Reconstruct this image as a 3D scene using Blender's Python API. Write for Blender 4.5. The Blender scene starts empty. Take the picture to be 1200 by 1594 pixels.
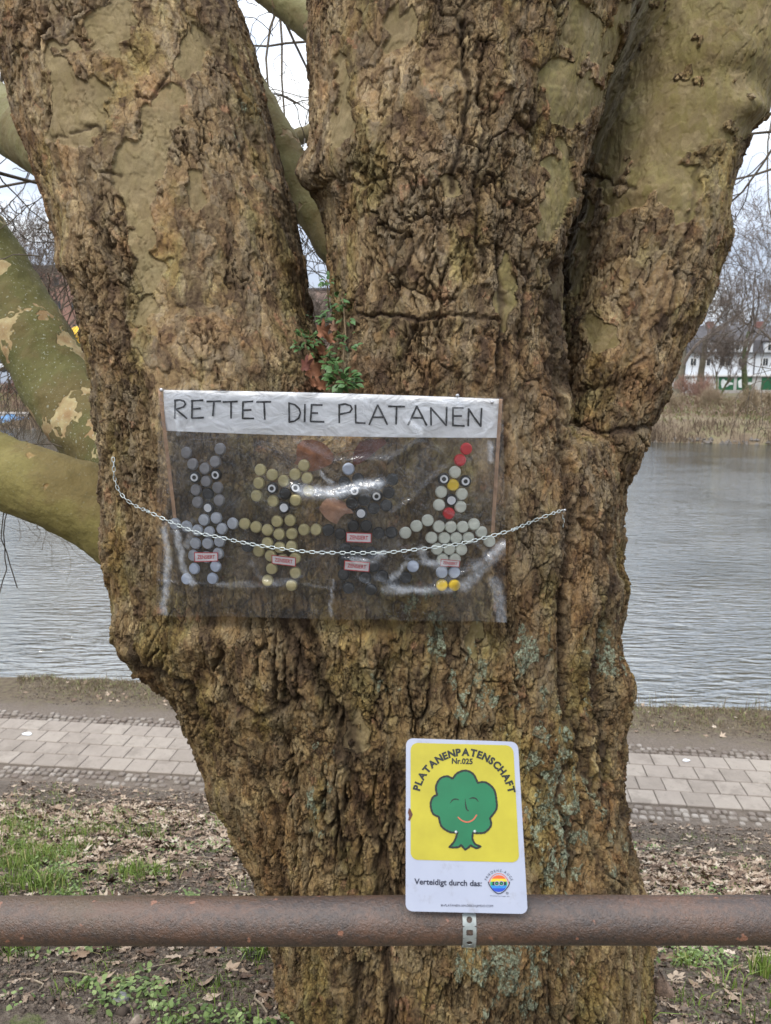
import bpy, bmesh, math, random
import numpy as np
from mathutils import Vector, Matrix
from mathutils.bvhtree import BVHTree

# ------------------------------------------------------------------ camera, sky, sun
scene = bpy.context.scene
COL = scene.collection
F_PX = 1182.0            # focal length in pixels of the 1200 x 1594 photograph
PITCH = math.radians(9.6)
CAM = Vector((0.0, 0.0, 1.6))
cp, sp = math.cos(PITCH), math.sin(PITCH)
cam_data = bpy.data.cameras.new('camera')
cam = bpy.data.objects.new('camera', cam_data)
COL.objects.link(cam)
cam.location = CAM
cam.rotation_euler = (math.radians(90) - PITCH, 0, 0)
cam_data.sensor_fit = 'VERTICAL'
cam_data.sensor_height = 24.0
cam_data.lens = 24.0 * F_PX / 1594.0
cam_data.clip_start = 0.05
cam_data.clip_end = 3000
cam_data.dof.use_dof = True
cam_data.dof.focus_distance = 1.5
cam_data.dof.aperture_fstop = 6.5
scene.camera = cam

SUN_EL, SUN_AZ = math.radians(52), math.radians(205)   # azimuth clockwise from +Y: behind the camera, a little left
world = bpy.data.worlds.new("World")
scene.world = world
world.use_nodes = True
wn = world.node_tree
wn.nodes.clear()
def N(nt, t, **kw):
    n = nt.nodes.new(t)
    for k, v in kw.items():
        if k == 'inp':
            for a, b in v.items():
                n.inputs[a].default_value = b
        else:
            setattr(n, k, v)
    return n
def ramp(nt, fac, stops, interp='LINEAR'):
    r = nt.nodes.new('ShaderNodeValToRGB')
    cr = r.color_ramp
    cr.interpolation = interp
    while len(cr.elements) < len(stops):
        cr.elements.new(0.5)
    for e, (p, c) in zip(cr.elements, stops):
        e.position = p
        e.color = (c[0], c[1], c[2], 1) if hasattr(c, '__len__') else (c, c, c, 1)
    nt.links.new(fac, r.inputs[0])
    return r.outputs[0]
def mixc(nt, fac, a, b, mode='MIX'):
    m = nt.nodes.new('ShaderNodeMix')
    m.data_type = 'RGBA'
    m.blend_type = mode
    for sock, v in ((m.inputs[0], fac), (m.inputs[6], a), (m.inputs[7], b)):
        if isinstance(v, (int, float)):
            sock.default_value = v if sock == m.inputs[0] else (v, v, v, 1)
        elif isinstance(v, (tuple, list)):
            sock.default_value = (v[0], v[1], v[2], 1)
        else:
            nt.links.new(v, sock)
    return m.outputs[2]
def mth(nt, op, a, b=0.0, c=None, clamp=False):
    m = nt.nodes.new('ShaderNodeMath')
    m.operation = op
    m.use_clamp = clamp
    for i, v in enumerate((a, b, c)):
        if v is None: continue
        if isinstance(v, (int, float)):
            m.inputs[i].default_value = v
        else:
            nt.links.new(v, m.inputs[i])
    return m.outputs[0]
def smap(nt, v, a, b, lo=0.0, hi=1.0):
    m = nt.nodes.new('ShaderNodeMapRange')
    m.interpolation_type = 'SMOOTHSTEP'
    nt.links.new(v, m.inputs[0])
    m.inputs[1].default_value = a; m.inputs[2].default_value = b
    m.inputs[3].default_value = lo; m.inputs[4].default_value = hi
    return m.outputs[0]
def noise(nt, vec, scale, detail=3, rough=0.55, dist=0.0, out=0):
    n = nt.nodes.new('ShaderNodeTexNoise')
    n.inputs['Scale'].default_value = scale
    n.inputs['Detail'].default_value = detail
    n.inputs['Roughness'].default_value = rough
    n.inputs['Distortion'].default_value = dist
    if vec is not None: nt.links.new(vec, n.inputs['Vector'])
    return n.outputs[out]
def mapping(nt, vec, scale=(1, 1, 1), rot=(0, 0, 0), loc=(0, 0, 0)):
    m = nt.nodes.new('ShaderNodeMapping')
    m.inputs['Scale'].default_value = scale
    m.inputs['Rotation'].default_value = rot
    m.inputs['Location'].default_value = loc
    nt.links.new(vec, m.inputs[0])
    return m.outputs[0]

sky = N(wn, 'ShaderNodeTexSky', sky_type='NISHITA', sun_disc=False)
sky.sun_elevation = SUN_EL
sky.sun_rotation = SUN_AZ
sky.air_density = 1.2; sky.dust_density = 2.0
tcw = N(wn, 'ShaderNodeTexCoord').outputs['Generated']
cl = noise(wn, mapping(wn, tcw, (1, 1, 2.4), (0, 0, 0), (0.3, 0.1, 0.0)), 2.3, 6, 0.55, 0.3)
cl2 = noise(wn, mapping(wn, tcw, (1, 1, 3.0), loc=(3, 1, 2)), 5.0, 4, 0.5, 0.2)
cloud_v = mth(wn, 'ADD', mth(wn, 'MULTIPLY', cl, 0.7), mth(wn, 'MULTIPLY', cl2, 0.3))
CLOUD = 12.0
cloud = ramp(wn, cloud_v, [(0.40, (0.46, 0.53, 0.66)), (0.48, (0.66, 0.73, 0.86)), (0.545, (0.97, 1.0, 1.03)), (0.7, (1.10, 1.11, 1.12))])
cloud = mixc(wn, 1.0, cloud, CLOUD, 'MULTIPLY')
# an overcast sky is brighter overhead than at the horizon
sepw = N(wn, 'ShaderNodeSeparateXYZ'); wn.links.new(tcw, sepw.inputs[0])
grad = mth(wn, 'ADD', 0.50, mth(wn, 'MULTIPLY', mth(wn, 'MAXIMUM', sepw.outputs[2], 0.0), 1.62))
cg = N(wn, 'ShaderNodeCombineXYZ')
for i_ in range(3): wn.links.new(grad, cg.inputs[i_])
cloud = mixc(wn, 1.0, cloud, cg.outputs[0], 'MULTIPLY')
skymix = mixc(wn, 0.93, sky.outputs[0], cloud)
bg = N(wn, 'ShaderNodeBackground')
bg.inputs['Strength'].default_value = 0.1
wn.links.new(skymix, bg.inputs['Color'])
wo = N(wn, 'ShaderNodeOutputWorld')
wn.links.new(bg.outputs[0], wo.inputs[0])

sun_d = bpy.data.lights.new('sun', 'SUN')
sun_d.energy = 1.5
sun_d.angle = math.radians(16)
sun_d.color = (1.0, 0.93, 0.82)
sun = bpy.data.objects.new('sun', sun_d)
COL.objects.link(sun)
_d = Vector((math.sin(SUN_AZ) * math.cos(SUN_EL), math.cos(SUN_AZ) * math.cos(SUN_EL), math.sin(SUN_EL)))
sun.rotation_euler = _d.to_track_quat('Z', 'Y').to_euler()
sun.location = _d * 20
vs = scene.view_settings
vs.view_transform = 'Standard'; vs.look = 'None'; vs.gamma = 1.0; vs.use_curve_mapping = False
vs.exposure = 0.55
scene.cycles.max_bounces = 8
scene.cycles.transparent_max_bounces = 12

# ------------------------------------------------------------------ helpers
R_ = np.random.RandomState(7)
rnd = random.Random(11)
def ray(px, py):
    a = (px - 600.0) / F_PX; b = (797.0 - py) / F_PX
    return Vector((a, cp + b * sp, -sp + b * cp))
def at(px, py, Y):
    d = ray(px, py)
    return CAM + d * (Y / d.y)
def at_depth(px, py, D):
    return CAM + ray(px, py) * D
def tag(o, label=None, cat=None, group=None, kind=None):
    if label: o['label'] = label
    if cat: o['category'] = cat
    if group: o['group'] = group
    if kind: o['kind'] = kind
    return o
def empty(name, loc, label, cat, group=None):
    o = bpy.data.objects.new(name, None)
    o.empty_display_size = 0.05
    o.location = loc
    COL.objects.link(o)
    return tag(o, label, cat, group)
def link(name, me, mat=None, parent=None, smooth=False):
    o = bpy.data.objects.new(name, me)
    COL.objects.link(o)
    if mat is not None:
        if isinstance(mat, (list, tuple)):
            for m in mat: me.materials.append(m)
        else:
            me.materials.append(mat)
    if smooth and len(me.polygons):
        me.polygons.foreach_set('use_smooth', [True] * len(me.polygons))
    if parent is not None:
        o.parent = parent
        o.matrix_parent_inverse = Matrix.Translation(-parent.location)
    return o
class MB:
    def __init__(s): s.v = []; s.f = []; s.m = []
    def add(s, vs, fs, mi=0):
        k = len(s.v)
        s.v.extend([tuple(v) for v in vs])
        s.f.extend([tuple(i + k for i in f) for f in fs])
        s.m.extend([mi] * len(fs))
    def box(s, c, size, rot=None, mi=0):
        hx, hy, hz = size[0] / 2, size[1] / 2, size[2] / 2
        vs = [Vector((x, y, z)) for x in (-hx, hx) for y in (-hy, hy) for z in (-hz, hz)]
        if rot is not None: vs = [rot @ v for v in vs]
        c = Vector(c)
        s.add([v + c for v in vs], [(0, 1, 3, 2), (4, 6, 7, 5), (0, 4, 5, 1), (2, 3, 7, 6), (0, 2, 6, 4), (1, 5, 7, 3)], mi)
    def tube(s, pts, rad, sides=8, cap=True, mi=0, twist=0.0):
        pts = [Vector(p) for p in pts]
        n = len(pts)
        if not hasattr(rad, '__len__'): rad = [rad] * n
        k = len(s.v)
        t = (pts[1] - pts[0]).normalized()
        u = t.orthogonal().normalized()
        for i in range(n):
            if i == 0: t2 = pts[1] - pts[0]
            elif i == n - 1: t2 = pts[-1] - pts[-2]
            else: t2 = pts[i + 1] - pts[i - 1]
            if t2.length < 1e-9: t2 = t
            t2 = t2.normalized()
            u = (u - t2 * u.dot(t2))
            u = u.normalized() if u.length > 1e-6 else t2.orthogonal().normalized()
            w = t2.cross(u)
            t = t2
            for j in range(sides):
                a = 2 * math.pi * j / sides + twist
                s.v.append(tuple(pts[i] + (u * math.cos(a) + w * math.sin(a)) * rad[i]))
        for i in range(n - 1):
            for j in range(sides):
                a = k + i * sides + j; b = k + i * sides + (j + 1) % sides
                s.f.append((a, b, b + sides, a + sides)); s.m.append(mi)
        if cap:
            s.f.append(tuple(k + j for j in reversed(range(sides)))); s.m.append(mi)
            s.f.append(tuple(k + (n - 1) * sides + j for j in range(sides))); s.m.append(mi)
    def mesh(s, name):
        me = bpy.data.meshes.new(name)
        me.from_pydata(s.v, [], s.f)
        if any(s.m): me.polygons.foreach_set('material_index', s.m)
        me.update()
        return me
    def build(s, name, mat, parent=None, smooth=False):
        return link(name, s.mesh(name), mat, parent, smooth)

def nmat(name):
    m = bpy.data.materials.new(name)
    m.use_nodes = True
    nt = m.node_tree
    b = nt.nodes['Principled BSDF']
    return m, nt, b
def setc(nt, b, v, name='Base Color'):
    if isinstance(v, (tuple, list)): b.inputs[name].default_value = (*v, 1) if len(v) == 3 else v
    elif isinstance(v, (int, float)): b.inputs[name].default_value = v
    else: nt.links.new(v, b.inputs[name])
def bump(nt, b, h, dist=0.002, strength=1.0, prev=None):
    n = nt.nodes.new('ShaderNodeBump')
    n.inputs['Strength'].default_value = strength
    n.inputs['Distance'].default_value = dist
    nt.links.new(h, n.inputs['Height'])
    if prev is not None: nt.links.new(prev, n.inputs['Normal'])
    if b is not None: nt.links.new(n.outputs[0], b.inputs['Normal'])
    return n.outputs[0]
def objc(nt):
    return nt.nodes.new('ShaderNodeTexCoord').outputs['Object']
def geop(nt):
    return nt.nodes.new('ShaderNodeNewGeometry').outputs['Position']
def attr(nt, name, out='Fac'):
    n = nt.nodes.new('ShaderNodeAttribute'); n.attribute_name = name
    return n.outputs[out]
def simple(name, col, rough=0.6, metal=0.0, var=0.25, scale=30, bd=0.0, bs=200, spec=0.5):
    m, nt, b = nmat(name)
    p = geop(nt)
    n = noise(nt, p, scale, 4, 0.6)
    lo = tuple(c * (1 - var) for c in col); hi = tuple(min(1, c * (1 + var)) for c in col)
    setc(nt, b, ramp(nt, n, [(0.3, lo), (0.7, hi)]))
    b.inputs['Roughness'].default_value = rough
    b.inputs['Metallic'].default_value = metal
    b.inputs['Specular IOR Level'].default_value = spec
    if bd: bump(nt, b, noise(nt, p, bs, 3), bd)
    return m

# ---- numpy noise
def _h(ix, iy, iz, seed):
    h = (ix.astype(np.uint32) * np.uint32(374761393) + iy.astype(np.uint32) * np.uint32(668265263)
         + iz.astype(np.uint32) * np.uint32(2147483647 - 40503) + np.uint32((seed * 2654435761) & 0xffffffff))
    h = (h ^ (h >> np.uint32(13))) * np.uint32(1274126177)
    h = (h ^ (h >> np.uint32(16))) * np.uint32(2246822519)
    return h ^ (h >> np.uint32(15))
def gnoise(P, seed=0):
    """gradient noise about -1..1"""
    P = P.astype(np.float32)
    Fl = np.floor(P); I = Fl.astype(np.int64); f = P - Fl
    u = f * f * f * (f * (f * 6 - 15) + 10)
    out = np.zeros(len(P), np.float32)
    for dx in (0, 1):
        wx = u[:, 0] if dx else 1 - u[:, 0]
        for dy in (0, 1):
            wy = u[:, 1] if dy else 1 - u[:, 1]
            for dz in (0, 1):
                wz = u[:, 2] if dz else 1 - u[:, 2]
                h = _h(I[:, 0] + dx, I[:, 1] + dy, I[:, 2] + dz, seed)
                gx = ((h & np.uint32(1023)).astype(np.float32) / 511.5 - 1)
                gy = (((h >> np.uint32(10)) & np.uint32(1023)).astype(np.float32) / 511.5 - 1)
                gz = (((h >> np.uint32(20)) & np.uint32(1023)).astype(np.float32) / 511.5 - 1)
                out += wx * wy * wz * (gx * (f[:, 0] - dx) + gy * (f[:, 1] - dy) + gz * (f[:, 2] - dz))
    return out * 1.25
def fbm(P, oct=3, seed=0, gain=0.5):
    o = 0; a = 1.0; s = 0
    for k in range(oct):
        o = o + a * gnoise(P * (2.03 ** k), seed + k * 17); s += a; a *= gain
    return o / s
def worley(P, seed=0, jit=0.9):
    P = P.astype(np.float32)
    Fl = np.floor(P); I = Fl.astype(np.int64); f = P - Fl
    n = len(P)
    F1 = np.full(n, 9.0, np.float32); F2 = np.full(n, 9.0, np.float32); idr = np.zeros(n, np.uint32)
    off = np.zeros((n, 3), np.float32)
    for dx in (-1, 0, 1):
        for dy in (-1, 0, 1):
            for dz in (-1, 0, 1):
                h = _h(I[:, 0] + dx, I[:, 1] + dy, I[:, 2] + dz, seed)
                ox = dx + 0.5 + jit * ((h & np.uint32(1023)).astype(np.float32) / 1023 - 0.5) - f[:, 0]
                oy = dy + 0.5 + jit * (((h >> np.uint32(10)) & np.uint32(1023)).astype(np.float32) / 1023 - 0.5) - f[:, 1]
                oz = dz + 0.5 + jit * (((h >> np.uint32(20)) & np.uint32(1023)).astype(np.float32) / 1023 - 0.5) - f[:, 2]
                d = np.sqrt(ox * ox + oy * oy + oz * oz)
                c = d < F1
                F2 = np.where(c, F1, np.minimum(F2, d))
                F1 = np.where(c, d, F1)
                idr = np.where(c, h, idr)
                off[c, 0] = ox[c]; off[c, 1] = oy[c]; off[c, 2] = oz[c]
    return F1, F2, idr, off
def hrand(idr, k):
    h = (idr ^ np.uint32(k * 7919 + 13)) * np.uint32(2246822519)
    h = (h ^ (h >> np.uint32(13))) * np.uint32(3266489917)
    return ((h ^ (h >> np.uint32(16))) & np.uint32(0xffff)).astype(np.float32) / 65535
def sstep(a, b, x):
    t = np.clip((x - a) / (b - a), 0, 1)
    return t * t * (3 - 2 * t)
def project(co):
    d = co - np.array(CAM)
    D = d[:, 1] * cp - d[:, 2] * sp
    a = d[:, 0] / D; b = (d[:, 1] * sp + d[:, 2] * cp) / D
    return 600 + a * F_PX, 797 - b * F_PX
def polydist(px, py, pts):
    best = np.full(px.shape, 1e9)
    for (x0, y0), (x1, y1) in zip(pts[:-1], pts[1:]):
        dx, dy = x1 - x0, y1 - y0
        t = np.clip(((px - x0) * dx + (py - y0) * dy) / (dx * dx + dy * dy), 0, 1)
        best = np.minimum(best, np.hypot(px - x0 - t * dx, py - y0 - t * dy))
    return best
# ------------------------------------------------------------------ terrain, water
AZ = math.radians(6.8)
ca_, sa_ = math.cos(AZ), math.sin(AZ)
def near_t(x, y): return y * ca_ + x * sa_
BZ = math.atan(0.30)
def far_t(x, y): return (y * math.cos(BZ) + x * math.sin(BZ))
WATER_Z = -3.2
FAR0 = 67.0
def ground_z(x, y, rough=True):
    """x, y numpy arrays"""
    t = near_t(x, y)
    pts_t = [-500, -20, 1.2, 1.75, 6.55, 6.86, 8.6, 9.95, 10.6, 12.5, 40]
    pts_z = [0.1, 0.05, -0.05, -0.12, -2.32, -2.522, -2.528, -2.66, -3.35, -4.6, -6.0]
    zn = np.interp(t, pts_t, pts_z)
    ft = far_t(x, y)
    pf = [FAR0 - 12, FAR0 - 1.5, FAR0, FAR0 + 2.5, FAR0 + 3.4, FAR0 + 5.0, FAR0 + 22, FAR0 + 34, FAR0 + 2000]
    zf = [-6.0, -4.0, -3.1, -1.9, -1.5, -1.45, -0.3, 0.35, 1.0]
    zz = np.interp(ft, pf, zf)
    z = np.where(ft > FAR0 - 12, zz, zn)
    if rough:
        P = np.stack([x, y, np.zeros_like(x)], 1)
        onp = np.clip(np.minimum(np.abs(t - 7.72) - 0.86, 1) * 3, 0, 1) * (ft < FAR0 - 12)
        small = (t > 0.5) & (t < 11)
        z = z + small * onp * (0.05 * fbm(P * 1.3, 3, 5) + 0.022 * fbm(P * 7.0, 3, 9))
        bankw = np.exp(-((t - 10.1) / 0.35) ** 2)
        z = z + bankw * 0.07 * fbm(P * 2.0, 3, 31)
        z = z + (ft > FAR0 - 12) * 0.12 * fbm(P * 0.3, 3, 12)
    return z
def gz(x, y):
    return float(ground_z(np.array([x]), np.array([y]))[0])

def grid_mesh(xs, ys, fn):
    X, Y = np.meshgrid(xs, ys)
    Z = fn(X.ravel(), Y.ravel())
    V = np.stack([X.ravel(), Y.ravel(), Z], 1)
    nx, ny = len(xs), len(ys)
    i = np.arange(nx * ny).reshape(ny, nx)
    Q = np.stack([i[:-1, :-1].ravel(), i[:-1, 1:].ravel(), i[1:, 1:].ravel(), i[1:, :-1].ravel()], 1)
    return V, Q
def np_mesh(name, V, Q):
    me = bpy.data.meshes.new(name)
    V = np.asarray(V, np.float32); Q = np.asarray(Q, np.int32)
    me.vertices.add(len(V)); me.vertices.foreach_set('co', V.ravel())
    k = Q.shape[1]
    me.loops.add(Q.size); me.loops.foreach_set('vertex_index', Q.ravel())
    me.polygons.add(len(Q)); me.polygons.foreach_set('loop_start', np.arange(0, Q.size, k, dtype=np.int32))
    me.update(calc_edges=True)
    return me
def fattr(me, name, arr):
    a = me.attributes.new(name, 'FLOAT', 'POINT')
    a.data.foreach_set('value', np.asarray(arr, np.float32))

xs = np.concatenate([-np.geomspace(900, 5.2, 34), np.arange(-5.0, 6.0, 0.03), np.geomspace(6.1, 900, 34)])
ys = np.concatenate([-np.geomspace(300, 0.5, 14), np.arange(-0.2, 1.3, 0.1), np.arange(1.3, 11.5, 0.035), np.geomspace(11.7, 55, 18), np.linspace(56, 110, 60), np.geomspace(112, 1500, 22)])
V, Q = grid_mesh(xs, ys, ground_z)
me = np_mesh('ground', V, Q)
m, nt, b = nmat('ground_soil')
p = geop(nt)
sep = N(nt, 'ShaderNodeSeparateXYZ'); nt.links.new(p, sep.inputs[0])
tt = mth(nt, 'ADD', mth(nt, 'MULTIPLY', sep.outputs[1], ca_), mth(nt, 'MULTIPLY', sep.outputs[0], sa_))
n1 = noise(nt, p, 3.0, 5, 0.6); n2 = noise(nt, p, 40.0, 4, 0.65); n3 = noise(nt, p, 12.0, 4, 0.6)
soil = ramp(nt, n2, [(0.3, (0.060, 0.046, 0.036)), (0.5, (0.115, 0.090, 0.070)), (0.72, (0.20, 0.165, 0.13))])
pale = ramp(nt, n2, [(0.3, (0.11, 0.088, 0.070)), (0.7, (0.19, 0.155, 0.125))])
band = smap(nt, mth(nt, 'ADD', tt, mth(nt, 'MULTIPLY', n1, 0.8)), 6.55, 6.95)
col = mixc(nt, band, soil, pale)
bank = smap(nt, mth(nt, 'ADD', tt, mth(nt, 'MULTIPLY', n1, 0.9)), 8.9, 9.7)
dry = ramp(nt, n3, [(0.35, (0.075, 0.056, 0.038)), (0.55, (0.135, 0.105, 0.070)), (0.7, (0.115, 0.11, 0.05))])
col = mixc(nt, bank, col, dry)
grassm = smap(nt, n3, 0.52, 0.62)
slope = smap(nt, tt, 5.9, 5.2)
col = mixc(nt, mth(nt, 'MULTIPLY', mth(nt, 'MULTIPLY', grassm, slope), 0.6), col, (0.10, 0.13, 0.035))
farm = smap(nt, sep.outputs[1], 45, 50)
farc = ramp(nt, noise(nt, p, 0.35, 5, 0.7), [(0.38, (0.11, 0.08, 0.055)), (0.52, (0.17, 0.135, 0.085)), (0.66, (0.13, 0.145, 0.06))])
col = mixc(nt, farm, col, farc)
setc(nt, b, col)
b.inputs['Roughness'].default_value = 0.95
b.inputs['Specular IOR Level'].default_value = 0.2
h = mth(nt, 'ADD', mth(nt, 'MULTIPLY', n2, 1.0), mth(nt, 'MULTIPLY', noise(nt, p, 130, 3), 0.4))
bump(nt, b, h, 0.02)
g = link('ground', me, m, smooth=True); tag(g, kind='structure')

# water
xs = np.concatenate([-np.geomspace(700, 10, 12), np.linspace(-8, 8, 9), np.geomspace(10, 700, 12)])
ys = np.concatenate([np.linspace(7, 20, 6), np.geomspace(22, 300, 16)])
V, Q = grid_mesh(xs, ys, lambda x, y: np.full_like(x, WATER_Z))
# keep the sheet to the river bed only
cx = V[Q].mean(1)
me = np_mesh('water', V, Q[(near_t(cx[:, 0], cx[:, 1]) > 8.5)])
m, nt, b = nmat('river_water')
p = geop(nt)
setc(nt, b, (0.040, 0.044, 0.036))
b.inputs['Roughness'].default_value = 0.07
b.inputs['IOR'].default_value = 2.2
b.inputs['Specular IOR Level'].default_value = 0.9
w1 = noise(nt, mapping(nt, p, (1.0, 4.4, 1), (0, 0, math.radians(24))), 1.5, 3, 0.5, 0.5)
w2 = noise(nt, mapping(nt, p, (1.4, 3.8, 1), (0, 0, math.radians(14)), (7, 3, 0)), 2.6, 2, 0.5, 0.4)
w3 = noise(nt, mapping(nt, p, (1, 1.6, 1)), 0.12, 2)
calm = smap(nt, w3, 0.35, 0.6, 0.35, 1.0)
hh = mth(nt, 'MULTIPLY', mth(nt, 'ADD', mth(nt, 'MULTIPLY', w1, 1.0), mth(nt, 'MULTIPLY', w2, 0.32)), calm)
sw = N(nt, 'ShaderNodeSeparateXYZ'); nt.links.new(p, sw.inputs[0])
hh = mth(nt, 'MULTIPLY', hh, smap(nt, sw.outputs[1], 22, 60, 1.0, 0.22))
bump(nt, b, hh, 0.115)
tag(link('water', me, m), kind='structure')

# ------------------------------------------------------------------ paved path with cobbled edges
def path_pt(s, t, z):     # s along the path, t across (distance from the camera side)
    return Vector((s * ca_ + t * sa_, -s * sa_ + t * ca_, z))
PZ = -2.50
m, nt, b = nmat('concrete_slab')
p = geop(nt)
n = noise(nt, p, 9, 5, 0.6); n2 = noise(nt, p, 160, 3, 0.7)
rv = attr(nt, 'tone')
c = ramp(nt, mth(nt, 'ADD', mth(nt, 'MULTIPLY', n, 0.6), mth(nt, 'MULTIPLY', rv, 0.4)), [(0.25, (0.215, 0.180, 0.145)), (0.5, (0.27, 0.228, 0.188)), (0.8, (0.33, 0.285, 0.235))])
c = mixc(nt, smap(nt, noise(nt, p, 3.3, 5, 0.7), 0.50, 0.66, 0, 0.65), c, (0.17, 0.14, 0.11))
c = mixc(nt, smap(nt, noise(nt, mapping(nt, p, loc=(3, 3, 3)), 14, 5, 0.75), 0.58, 0.66, 0, 0.5), c, (0.13, 0.105, 0.08))
c = mixc(nt, mth(nt, 'MULTIPLY', n2, 0.35), c, (0.15, 0.13, 0.12))
setc(nt, b, c); b.inputs['Roughness'].default_value = 0.9
bump(nt, b, n2, 0.003)
slabm = m
mb = MB(); tones = []
SL = 0.265; rows = 4
t0 = 7.20
smin, smax = -13.5, 13.5
for r in range(rows):
    w = SL if r not in (0,) else SL
    ss = smin + (0.5 * SL if r % 2 else 0)
    while ss < smax:
        dz = rnd.uniform(-0.003, 0.003)
        g_ = 0.004
        a, bb_ = ss + g_, ss + SL - g_
        q, e = t0 + r * w + g_, t0 + (r + 1) * w - g_
        z = PZ + dz; ch = 0.006
        top = [path_pt(a + ch, q + ch, z), path_pt(bb_ - ch, q + ch, z), path_pt(bb_ - ch, e - ch, z), path_pt(a + ch, e - ch, z)]
        mid = [path_pt(a, q, z - ch), path_pt(bb_, q, z - ch), path_pt(bb_, e, z - ch), path_pt(a, e, z - ch)]
        low = [path_pt(a, q, z - .06), path_pt(bb_, q, z - .06), path_pt(bb_, e, z - .06), path_pt(a, e, z - .06)]
        fs = [(0, 1, 2, 3)]
        for k in range(4):
            k2 = (k + 1) % 4
            fs += [(4 + k, 4 + k2, k2, k), (8 + k, 8 + k2, 4 + k2, 4 + k)]
        mb.add(top + mid + low, fs)
        tones += [rnd.random()] * 12
        ss += SL
me = mb.mesh('path'); fattr(me, 'tone', tones)
tag(link('path', me, slabm), kind='structure')

m, nt, b = nmat('granite_cobble')
p = geop(nt)
rv = attr(nt, 'tone')
c = ramp(nt, rv, [(0.0, (0.13, 0.105, 0.085)), (0.5, (0.20, 0.17, 0.14)), (1, (0.29, 0.255, 0.22))])
c = mixc(nt, smap(nt, noise(nt, p, 5, 4, 0.7), 0.42, 0.6, 0, 0.85), c, (0.13, 0.10, 0.08))
setc(nt, b, c); b.inputs['Roughness'].default_value = 0.85
bump(nt, b, noise(nt, p, 120, 3), 0.004)
mb = MB(); tones = []
def cobble(s, t, w, d, z, zsoil):
    jit = lambda k: rnd.uniform(-k, k)
    c8 = []
    n = 8
    ring0, ring1 = [], []
    for k in range(n):
        a = 2 * math.pi * (k + 0.5) / n
        ex = math.copysign(abs(math.cos(a)) ** 0.55, math.cos(a)); ey = math.copysign(abs(math.sin(a)) ** 0.55, math.sin(a))
        j = 1 + jit(0.09)
        ring0.append(path_pt(s + ex * w / 2 * j, t + ey * d / 2 * j, z - 0.05))
        ring1.append(path_pt(s + ex * w / 2 * j * 0.97, t + ey * d / 2 * j * 0.97, z - 0.010))
        c8.append(path_pt(s + ex * w / 2 * j * 0.78, t + ey * d / 2 * j * 0.78, z))
    vs_ = ring0 + ring1 + c8 + [path_pt(s, t, z + 0.004)]
    fs = []
    for k in range(n):
        k2 = (k + 1) % n
        fs += [(k, k2, n + k2, n + k), (n + k, n + k2, 2 * n + k2, 2 * n + k), (2 * n + k, 2 * n + k2, 3 * n)]
    mb.add(vs_, fs)
    tones.extend([rnd.random()] * len(vs_))
for (ta, nr, sgn) in ((7.13, 3, -1), (t0 + rows * SL + 0.05, 3, 1)):
    for r in range(nr):
        s = -13.5 + rnd.random() * 0.05
        t = ta + sgn * r * 0.082
        while s < 13.5:
            w = rnd.uniform(0.065, 0.10)
            if not (r == nr - 1 and rnd.random() < 0.35) and not (rnd.random() < 0.04):
                cobble(s + w / 2, t + rnd.uniform(-.006, .006), w - 0.012, 0.072 + rnd.uniform(-.008, .004), PZ + rnd.uniform(-.012, 0.004) - 0.008 * (r == nr - 1), 0)
            s += w
me = mb.mesh('path_edging'); fattr(me, 'tone', tones)
tag(link('path_edging', me, m, smooth=False), kind='structure')
# ------------------------------------------------------------------ the big plane tree
def stem_tube(mb, rows, n=40, expo=2.3):
    """rows: (py, xL, xR, Yc, b)"""
    rings = []
    for (py, xl, xr, Yc, bb) in rows:
        L = at(xl, py, Yc); Rr = at(xr, py, Yc)
        c = (L + Rr) / 2; a = (Rr - L).length / 2
        ring = []
        for k in range(n):
            th = 2 * math.pi * k / n
            ex = math.copysign(abs(math.cos(th)) ** (2 / expo), math.cos(th))
            ey = math.copysign(abs(math.sin(th)) ** (2 / expo), math.sin(th))
            ring.append((c.x + a * ex, c.y + bb * ey, c.z))
        rings.append(ring)
    k0 = len(mb.v)
    for r in rings: mb.v.extend(r)
    for i in range(len(rings) - 1):
        for j in range(n):
            a = k0 + i * n + j; b_ = k0 + i * n + (j + 1) % n
            mb.f.append((a, b_, b_ + n, a + n)); mb.m.append(0)
    mb.f.append(tuple(k0 + j for j in reversed(range(n)))); mb.m.append(0)
    mb.f.append(tuple(k0 + (len(rings) - 1) * n + j for j in range(n))); mb.m.append(0)
def densify(rows, step=14):
    out = []
    for a, b_ in zip(rows[:-1], rows[1:]):
        k = max(1, int(abs(a[0] - b_[0]) / step))
        for i in range(k):
            t = i / k
            out.append(tuple(a[j] * (1 - t) + b_[j] * t for j in range(5)))
    out.append(rows[-1])
    return out
bole = [(1950, 380, 1110, 2.20, .52), (1760, 415, 1070, 2.16, .46), (1594, 441, 1022, 2.12, .42), (1500, 441, 1002, 2.10, .41), (1400, 428, 992, 2.10, .41), (1300, 394, 970, 2.12, .41),
        (1200, 346, 954, 2.15, .42), (1120, 318, 950, 2.17, .42), (1050, 282, 954, 2.18, .42), (1000, 234, 944, 2.2, .44),
        (940, 204, 942, 2.2, .44), (880, 190, 938, 2.2, .44), (800, 184, 940, 2.2, .44), (740, 184, 945, 2.2, .42), (690, 210, 935, 2.2, .36), (650, 300, 860, 2.2, .22)]
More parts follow.
